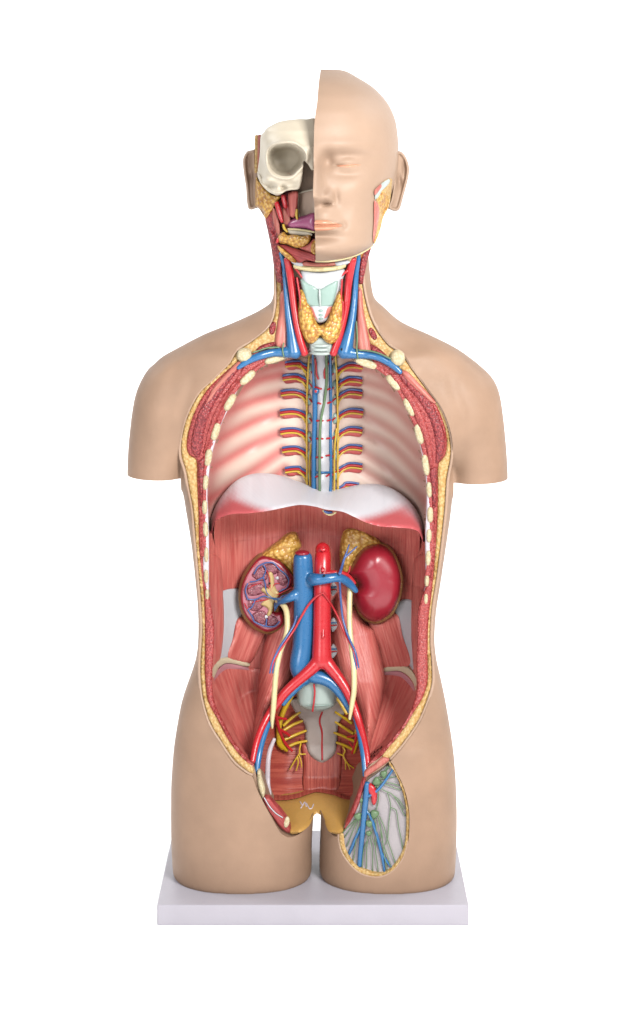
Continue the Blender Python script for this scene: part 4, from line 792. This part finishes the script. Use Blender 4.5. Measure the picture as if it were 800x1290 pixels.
def facedisp(x, y):      # x from the midline, y photo row; negative = forward
    nose_a = SI(y, [188,200,208,216,226,236,243,248,252,256,260], [0,3,7,12,17,22,26,26,20,9,0], 2.5); nose_w = SI(y, [190,208,220,235,243,252,258], [9,8,8.5,10,11.5,12.5,12], 3)
    D = -nose_a*np.exp(-(np.abs(x)/nose_w)**2.2)
    D += -9*G(x, y, 18, 247.5, 6.5, 6.5) + 8*G(x, y, 15, 257, 7.5, 2.6) + 3.4*G(x, y, 28.5, 249, 4.5, 9)
    D += 12*G(x, y, 40, 204, 25, 17) + 7*G(x, y, 17, 202, 8, 12)
    D += -11.5*G(x, y, 43, 206, 16, 10.5)
    lid = 208.4 - 1.1*np.sin(np.clip((x - 26)/31, 0, 1)*np.pi)
    D += 1.8*np.exp(-((y - lid)/1.3)**2)*np.clip((x - 24)/5, 0, 1)*np.clip((60 - x)/5, 0, 1)
    D += 1.2*G(x, y, 44, 220, 16, 4) + 1.4*G(x, y, 44, 196, 15, 3.5)
    D += -3.5*G(x, y, 40, 184, 30, 9) - 4*G(x, y, 60, 232, 24, 20) + 2.5*G(x, y, 36, 268, 12, 16)
    mw = np.clip(1 - (x/37)**2, 0, 1)
    D += -6*mw*np.exp(-((y - 280.4 - .03*x)/4)**2) - 7.5*mw*np.exp(-((y - 288)/4.4)**2) + 4.6*np.exp(-((y - 284)/1.2)**2)*np.clip((37 - x)/8, 0, 1)
    D += 2.4*G(x, y, 36.5, 284, 4.5, 5) - 3*G(x, y, 12, 271, 12, 8) + 1.6*G(x, y, 0, 268, 4, 8) + 5.5*G(x, y, 0, 298, 26, 5) - 7*G(x, y, 0, 313, 22, 10)
    return D*1.38
def face_front(px, py):
    x0 = SI(py, *X0); w = np.maximum(I(py, *XR) - x0, 6); x = px - x0; u = np.clip(x/w, 0, 1); yc = SI(py, *YC); yf = SI(py, *YF); n = I(py, [88,150,300,328], [2.1,2.2,2.3,2.1])
    base = yc + (yf - yc)*np.clip(1 - u**n, 0, 1)**(1/n)
    return base + facedisp(x, py)*np.clip((1 - u)*4, 0, 1)
pys = np.concatenate([[87.4,87.8,88.4,89.4,91,93], np.arange(95.5, 320, 1.5), [320,322,324,325.5,326.5,327.4,328,328.4]])
NF, NB = 84, 26; V = []; q = np.sin(np.linspace(0, math.pi/2, NF)); q = .45*np.linspace(0, 1, NF) + .55*q
for y in pys:
    x0, xr = float(SI(y, *X0)), float(I(y, *XR)); yv = np.full(NF, y); px = x0 + (xr - x0)*q
    V.append(PA(px, yv, face_front(px, yv)))
    th = np.linspace(0, math.pi/2, NB)[1:]; yb = float(SI(y, *YB)); yc = float(SI(y, *YC))
    V.append(PA(x0 + (xr - x0)*np.cos(th), np.full(NB-1, y), yc + (yb - yc)*np.sin(th)))
nr = NF + NB - 1; Fc = []
for i in range(len(pys) - 1):
    for k in range(nr):
        k2 = (k+1) % nr; Fc.append((i*nr+k, i*nr+k2, (i+1)*nr+k2, (i+1)*nr+k))
Fc.append(tuple(range(nr))); Fc.append(tuple(reversed(range((len(pys)-1)*nr, len(pys)*nr))))
face = mesh_obj('face_half', np.vstack(V), Fc, M['face'], root, 62); face['label'] = 'tan half of a bald head with its eye closed'
fz = lambda lift: (lambda x, y, d: face_front(x, y) - lift)
slab('lips', [(396.8,277.8),(402,277),(407,277.4),(411,277),(420,280),(431.5,283.8),(424,287),(414,290.2),(405,291),(396.9,290.6)], fz(.5), M['lips'], face, thick=4, step=1.5, r=2, h=.5, label='pale orange lips')
slab('eyelid_line', [(423,208.6),(430,207.6),(440,206.8),(448,206.7),(455,207.6),(448,209.8),(438,210.6),(429,210.2)], fz(.2), M['lips'], face, thick=4, step=1.3, r=1, h=.3, label='orange line of the closed eyelid')
def ear(name, poly, hollow, Y0, label, sx):
    def dp(x, y, d): return Y0 + 1.1*(x - poly[0][0])*sx - 6*np.exp(-((d - 2.2)/1.9)**2) + 8*np.exp(-((x - hollow[0])/3.6)**2 - ((y - hollow[1])/9)**2) + 4*np.exp(-((x - hollow[2])/2.2)**2 - ((y - hollow[3])/13)**2)
    return slab(name, poly, dp, M['face'], face if sx > 0 else scalp, thick=16, step=1.0, r=2.5, h=2.5, label=label, sharp=0)
ear('ear', [(498,193),(504.5,190.5),(511,197),(515.6,211),(514,226),(508.5,247),(504.2,262),(500,266),(493,265),(488.5,261.5),(492,250),(495,232),(496,210)], (503,228,509,212), -6, 'ear beside the closed eye', .6)
# cut window in front of the ear
hz = lambda lift: (lambda x, y, d: np.minimum(face_front(np.minimum(x, I(y, *XR) - 2), y), 0) - lift)
slab('jaw_fat', [(491,224.8),(494,226),(492.5,245),(489.5,261),(483,273.5),(478.3,292),(471.5,307.5),(472,292),(474,268),(475,246),(483,229)], hz(1.2), M['fat'], face, thick=6, step=1.8, r=3, h=1.2)
slab('jaw_bone', [(472.5,246),(474,240),(481,231),(490,225.5),(491.5,229),(486,236),(480.5,241),(478,247),(473,251)], hz(2.6), M['cart'], face, thick=5, step=1.6, r=2, h=1)
slab('jaw_muscle', [(472,240),(480,232),(481,236),(473,246)], hz(3.4), M['muscle_pink'], face, thick=4, step=1.6, r=2, h=.8)
slab('jaw_muscle', [(471.5,253),(476,256),(478,268),(475,288),(471,305),(469.8,300),(471,280)], hz(2.8), M['muscle_pink'], face, thick=5, step=1.6, r=3, h=1.4)
slab('jaw_gland', [(478,246),(483,242),(490,250),(488,262),(482,271),(479.5,262),(477,253)], hz(2.6), M['gland'], face, thick=5, step=1.6, r=3, h=1.6)
tube('jaw_cut_edge', [(398,328.8,-80,1.5),(415,328.6,-78,1.7),(432,326,-72,1.7),(450,320.5,-58,1.7),(462,314.5,-46,1.5),(470,309,-36,1)], M['cream'], face)
slab('chin_gland', [(432,326.5),(444,323),(456,317),(460,318),(455,324.5),(445,329),(436,330)], lambda x, y, d: -46 + (x - 432)*.4, M['gland'], root, thick=10, step=1.8, r=4, h=4)
slab('chin_floor', [(398,326),(432,325),(446,322),(440,331),(420,333),(398,333)], lambda x, y, d: -48, M['bone'], root, thick=10, step=2.2, r=3, h=2)

# ================================================================ head: the opened side
ys = np.concatenate([[170.6], np.arange(172, 262, 4), [263, 275, 290, 305]]); V = []; n1, n2 = 18, 24
for y in ys:
    xl = float(I(y, [170,217,259,264,275,290,305], [321,320.8,320.8,328,334,338,341])); ft = float(I(y, [170,262,280], [-12,-12,-6]))
    a = np.linspace(0, 1, n1); th = np.linspace(0, math.pi/2, n2)[1:]; xm = 398.0; yb = float(I(y, [170,230,305], [126,122,70]))
    V.append(PA(xm + (xl - xm)*a, np.full(n1, y), np.full(n1, ft))); V.append(PA(xm + (xl - xm)*np.cos(th), np.full(n2-1, y), ft + (yb - ft)*np.sin(th)))
nr = n1 + n2 - 1; Fc = []
for i in range(len(ys) - 1):
    for k in range(nr): k2 = (k+1) % nr; Fc.append((i*nr+k, i*nr+k2, (i+1)*nr+k2, (i+1)*nr+k))
Fc.append(tuple(range(nr))); Fc.append(tuple(reversed(range((len(ys)-1)*nr, len(ys)*nr))))
scalp = mesh_obj('scalp', np.vstack(V), Fc, M['face'], root, 50); scalp['label'] = 'tan scalp behind the opened side of the head'
ear('ear', [(321.5,188.5),(317,189),(311.6,190.4),(307.2,196.6),(305.8,205),(307.6,222),(309.8,236),(310.8,252),(312.8,262.5),(317,264.3),(322,262.5),(324,262),(323,240),(322,210)], (317.5,222,313,206), -2, 'ear beside the bare skull', -.6)
slab('scalp_edge', [(321.2,171),(325,170.4),(325.4,190),(325,217),(320.9,217.5),(321,195)], -15, M['fat'], scalp, thick=6, step=1.6, r=2, h=1)
slab('temple_muscle', [(325,170.4),(328.6,170),(327.8,190),(326,217),(324.6,217)], -15.6, M['muscle_pink'], scalp, thick=6, step=1.6, r=2, h=1)
SK = [(397,150.2),(386,150),(377.5,149.8),(367,150.6),(359,151.7),(351,153.5),(345,156.2),(336.4,161.2),(331.8,167),(328.4,171.5),(327.2,195),(325,212),(324.6,222),(329,231),(335,238),(342,243.5),(350,246.3),(356,243.5),(360,240.8),(367,239.5),(376.5,238),(379.8,229),(381.5,217),(382.5,203),(387,206),(392.8,214.4),(396,213)]
ORB = (359.5, 201.0, 22.6, 22.0)
def skull_d(x, y, d):
    u = np.clip((397 - x)/76, 0, 1); pr = I(y, [150,165,185,205,225,246], [74,90,98,92,88,80])
    Y = -8 - (pr - 8)*np.clip(1 - u**2.5, 0, 1)**(1/2.5)
    Y += -5*G(x, y, 358, 178, 22, 6) - 4*G(x, y, 338, 222, 8, 10) - 5*G(x, y, 388, 190, 8, 12)
    e = np.hypot((x - ORB[0])/ORB[2], (y - ORB[1])/ORB[3]); ta = np.arctan2(y - ORB[1], x - ORB[0]); e = e/(1 + .05*np.cos(2*ta + .5) + .05*np.cos(3*ta + 1.2) + .025*np.cos(5*ta))
    Y += -3.6*np.exp(-((e - 1.10)/.09)**2)
    ex = x - 364; tt = np.clip((1.05 - e)/.42, 0, 1); Y += 32*tt*tt*(3 - 2*tt) + 24*np.clip(1 - e*e, 0, 1) + 8*G(x, y, 329, 195, 5, 24)
    Y += 11*G(x, y, 339, 235, 8, 4) - 5*G(x, y, 334, 227, 9, 3.5) + 10*G(x, y, 357, 236.5, 4, 3) + 5*G(x, y, 367, 233, 9, 4) - 4*G(x, y, 350, 243, 7, 2) + 4*G(x, y, 330, 224, 3, 6)
    return Y
skull = slab('skull_half', SK, skull_d, M['skull'], root, thick=60, step=1.1, r=3, h=3, sharp=0, label='bare bone forehead and hollow eye socket')
sd = lambda x, y, lift: float(skull_d(np.array([float(x)]), np.array([float(y)]), 0)[0]) - lift
for q in ([(338,187),(345,194),(355,195.5),(366,195),(377,191)],[(336.5,205),(345,210),(356,215),(368,221),(372,223)],[(351,196),(351.5,206),(353,213)]):
    tube('bone_seam', [(x, y, sd(x, y, .35), .5) for x, y, _ in cat_open([(a, b, 0) for a, b in q], 1.6)], M['muscle_pink'], skull, sides=6, step=1.5)
for nm, q in (('cheekbone', [(326,217,2),(330,228,2.8),(338,237.5,3),(346,242.5,2.4),(353,242.5,1.4)]), ('socket_rim', [(337.5,207,1.2),(341,215,1.7),(349,221.5,2),(359,224,2),(369,222.5,1.8),(377,216,1.5),(381,207,1)]), ('socket_rim', [(338.5,192,1),(343,184.5,1.4),(351,180,1.7),(360,178.5,1.7),(370,181,1.5),(377,188,1.2)])):
    tube(nm, [(x, y, sd(x, y, -.4), r) for x, y, r in q], M['skull'], skull, sides=12, step=1.5)
blob('bone_hole', 371.5, 232.5, sd(371.5, 232.5, .2), 1.1, 1.4, .5, M['red_thin'], skull, seg=10, ring=6); blob('bone_hole', 361.5, 234.5, sd(361.5, 234.5, .2), 1.3, 1, .5, M['capsule'], skull, seg=10, ring=6); blob('bone_hole', 327.8, 222.5, sd(328, 222.5, .2), 1.6, 2.4, .6, M['lips'], skull, seg=10, ring=6)
hb = lambda x, y, d=0: -14 - 48*np.clip((x - 322)/76, 0, 1)**.8
def hs(name, poly, lift, mat, **k):
    k.setdefault('thick', 10); k.setdefault('step', 1.8)
    return slab(name, poly, lambda x, y, d: hb(x, y) - lift, mat, root, **k)
ht = lambda nm, pts, m, lift, **k: tube(nm, [(x, y, float(hb(x, y)) - lift, r) for x, y, r in pts], m, root, **k)
hs('cheek_core', [(326,240),(350,240),(397,232),(398,327),(372,332),(352,322),(342,285),(332,268)], -14, M['flesh_dark'], thick=10, step=3, r=2, h=1)
hs('nose_hollow', [(378,200),(398,200),(398,248),(372,248),(378,225)], -11, M['sinus'], thick=6, r=2, h=.5, label='grey brown hollow of the nose')
hs('upper_jaw', [(375.5,243),(384,240.5),(396.5,238.5),(397,258),(397,272),(384,273.5),(376.5,273),(375,258)], -9, M['sinus'], thick=6, r=3, h=1)
ht('palate_edge', [(375.5,243.5,1.1),(385,240.8,1.1),(397,238.2,1.1)], M['skull'], -6); ht('palate_edge', [(376,244,1),(375.5,258,1),(377,273,1)], M['skull'], -7)
hs('cheek_gland', [(322.5,223.5),(326,228),(331,234),(337,241),(344,246.5),(353.5,247.5),(350,253),(346.5,259),(342,267),(335,276),(331,266),(327,262),(322,259.5)], 3, M['gland'], r=6, h=4, label='golden granular gland below the cheekbone')
hs('neck_muscle', [(334,274),(340,266),(347,264),(352,280),(352,302),(354.5,321),(352,345),(346,340),(341.5,312),(337,290)], 2, M['flesh_dark'], r=5, h=3)
hs('strap_muscle', [(344,262),(347.5,266),(352,282),(351.5,300),(346,286),(343,272)], 6, M['muscle_pink'], r=3, h=2)
hs('strap_muscle', [(354,268),(358,262),(364,272),(366,280),(360,284),(356,278)], 4, M['muscle_pink'], r=3, h=2)
ht('cheek_artery', [(348.5,255.5,2.9),(351,264,3.2),(353.5,273,2.9),(355.5,279.5,1.9)], M['red'], 9); ht('cheek_artery', [(356.8,246.5,2.8),(358,253,2.9),(360,261,2.4)], M['red'], 7)
ht('cheek_artery', [(348.5,306,1),(349.5,304,2.2),(351,300,1.2)], M['red'], 12)
hs('chewing_muscle', [(363,244),(370,240.5),(375.5,242),(375,255),(373.5,268),(370,274),(365.5,272),(364,258)], 6, M['muscle'], r=4, h=3.5)
hs('chewing_muscle', [(357,258),(361,250),(364,258),(366,272),(362,276)], 3, M['muscle_dark'], r=3, h=2)
ht('jaw_nerve', [(374,264,1.4),(373.5,271,1.6),(374.5,276,1.2)], M['yellow'], 11); ht('jaw_nerve', [(357,283,1.6),(358.5,288,1.8),(362,292,1.4)], M['yellow'], 9)
hs('tongue', [(362.5,281.5),(366,277.5),(373,274.5),(384,271.5),(397,269),(397,290.5),(386,289),(377.5,288),(368,288),(363.5,286)], 4, M['tongue'], r=10, h=9, label='purple tongue cut at the middle of the mouth')
ht('tongue_edge', [(363,288.5,1.1),(374,289,1.2),(386,290.5,1.2),(396,292.5,1.1)], M['cream'], 10)
hs('jaw_bone', [(362,289.5),(376,290),(390,292),(393,297),(380,296.5),(366,295)], 8, M['skull'], r=3, h=2)
hs('jaw_gland', [(350.5,297),(355,293),(358,292.5),(362,296.5),(370,295.5),(381,297.5),(390,296),(391.5,301),(387,307.5),(377,312.2),(368,310.5),(361,307.5),(353,306.5),(350,302)], 11, M['gland'], r=7, h=6, label='golden granular gland under the tongue')
hs('jaw_muscle', [(349.5,309),(358,308.5),(368,312),(382,316),(397.6,320),(397.6,329),(386,328),(376,331),(366,322),(356,313)], 9, M['muscle_dark'], r=5, h=4, fib=lambda x, y: (y - .35*x, x + .35*y))
hs('jaw_muscle', [(377,312),(388,308),(393,303),(397,301),(397.4,320),(386,316.5)], 7, M['muscle'], r=4, h=2.5)
hs('chin_section', [(392.5,308),(396,302),(397.3,303),(397.5,320),(392,317)], 12, M['gland'], r=2, h=1.5, step=1.5)
hs('chin_gland', [(349.5,309.5),(356,313),(363,319),(370,325),(373.5,331),(367,329.5),(359,323.5),(352.5,317)], 12, M['gland'], r=4, h=3.5, step=1.5)
# ================================================================ camera and light
cam = bpy.data.cameras.new('camera'); co = bpy.data.objects.new('camera', cam); col.objects.link(co)
co.location = (0, -F*S, ZE*S); co.rotation_euler = (math.radians(90), 0, 0)
cam.sensor_fit = 'VERTICAL'; cam.sensor_height = 24; cam.lens = F/1290*24; cam.shift_y = -445/1290; cam.clip_start = .05; cam.clip_end = 60
scene.camera = co
w = bpy.data.worlds.new('World'); scene.world = w; w.use_nodes = True
bg = w.node_tree.nodes['Background']; bg.inputs[0].default_value = (1, 1, 1, 1); bg.inputs[1].default_value = .5
def area(name, loc, target, size, power, color=(1, 1, 1)):
    l = bpy.data.lights.new(name, 'AREA'); l.shape = 'RECTANGLE'; l.size, l.size_y = size; l.energy = power; l.color = color
    o = bpy.data.objects.new(name, l); col.objects.link(o); o.location = loc
    o.rotation_euler = (Vector(target) - Vector(loc)).to_track_quat('-Z', 'Y').to_euler(); return o
area('key_softbox', (.66, -1.28, 1.12), (0, 0, .55), (.5, .5), 54, (1, .985, .96))
area('fill_softbox', (-.85, -1.6, .85), (0, 0, .5), (.6, .6), 18, (.97, .98, 1))
area('added_backdrop_light', (-2.6, .9, 2.6), (-.6, 2.6, .4), (1.5, 1.5), 90); area('added_backdrop_light', (2.6, .9, 2.6), (.6, 2.6, .4), (1.5, 1.5), 90)  # unseen pair added only to whiten the backdrop
scene.view_settings.view_transform = 'Standard'; scene.view_settings.look = 'None'; scene.view_settings.exposure = 0; scene.view_settings.gamma = 1
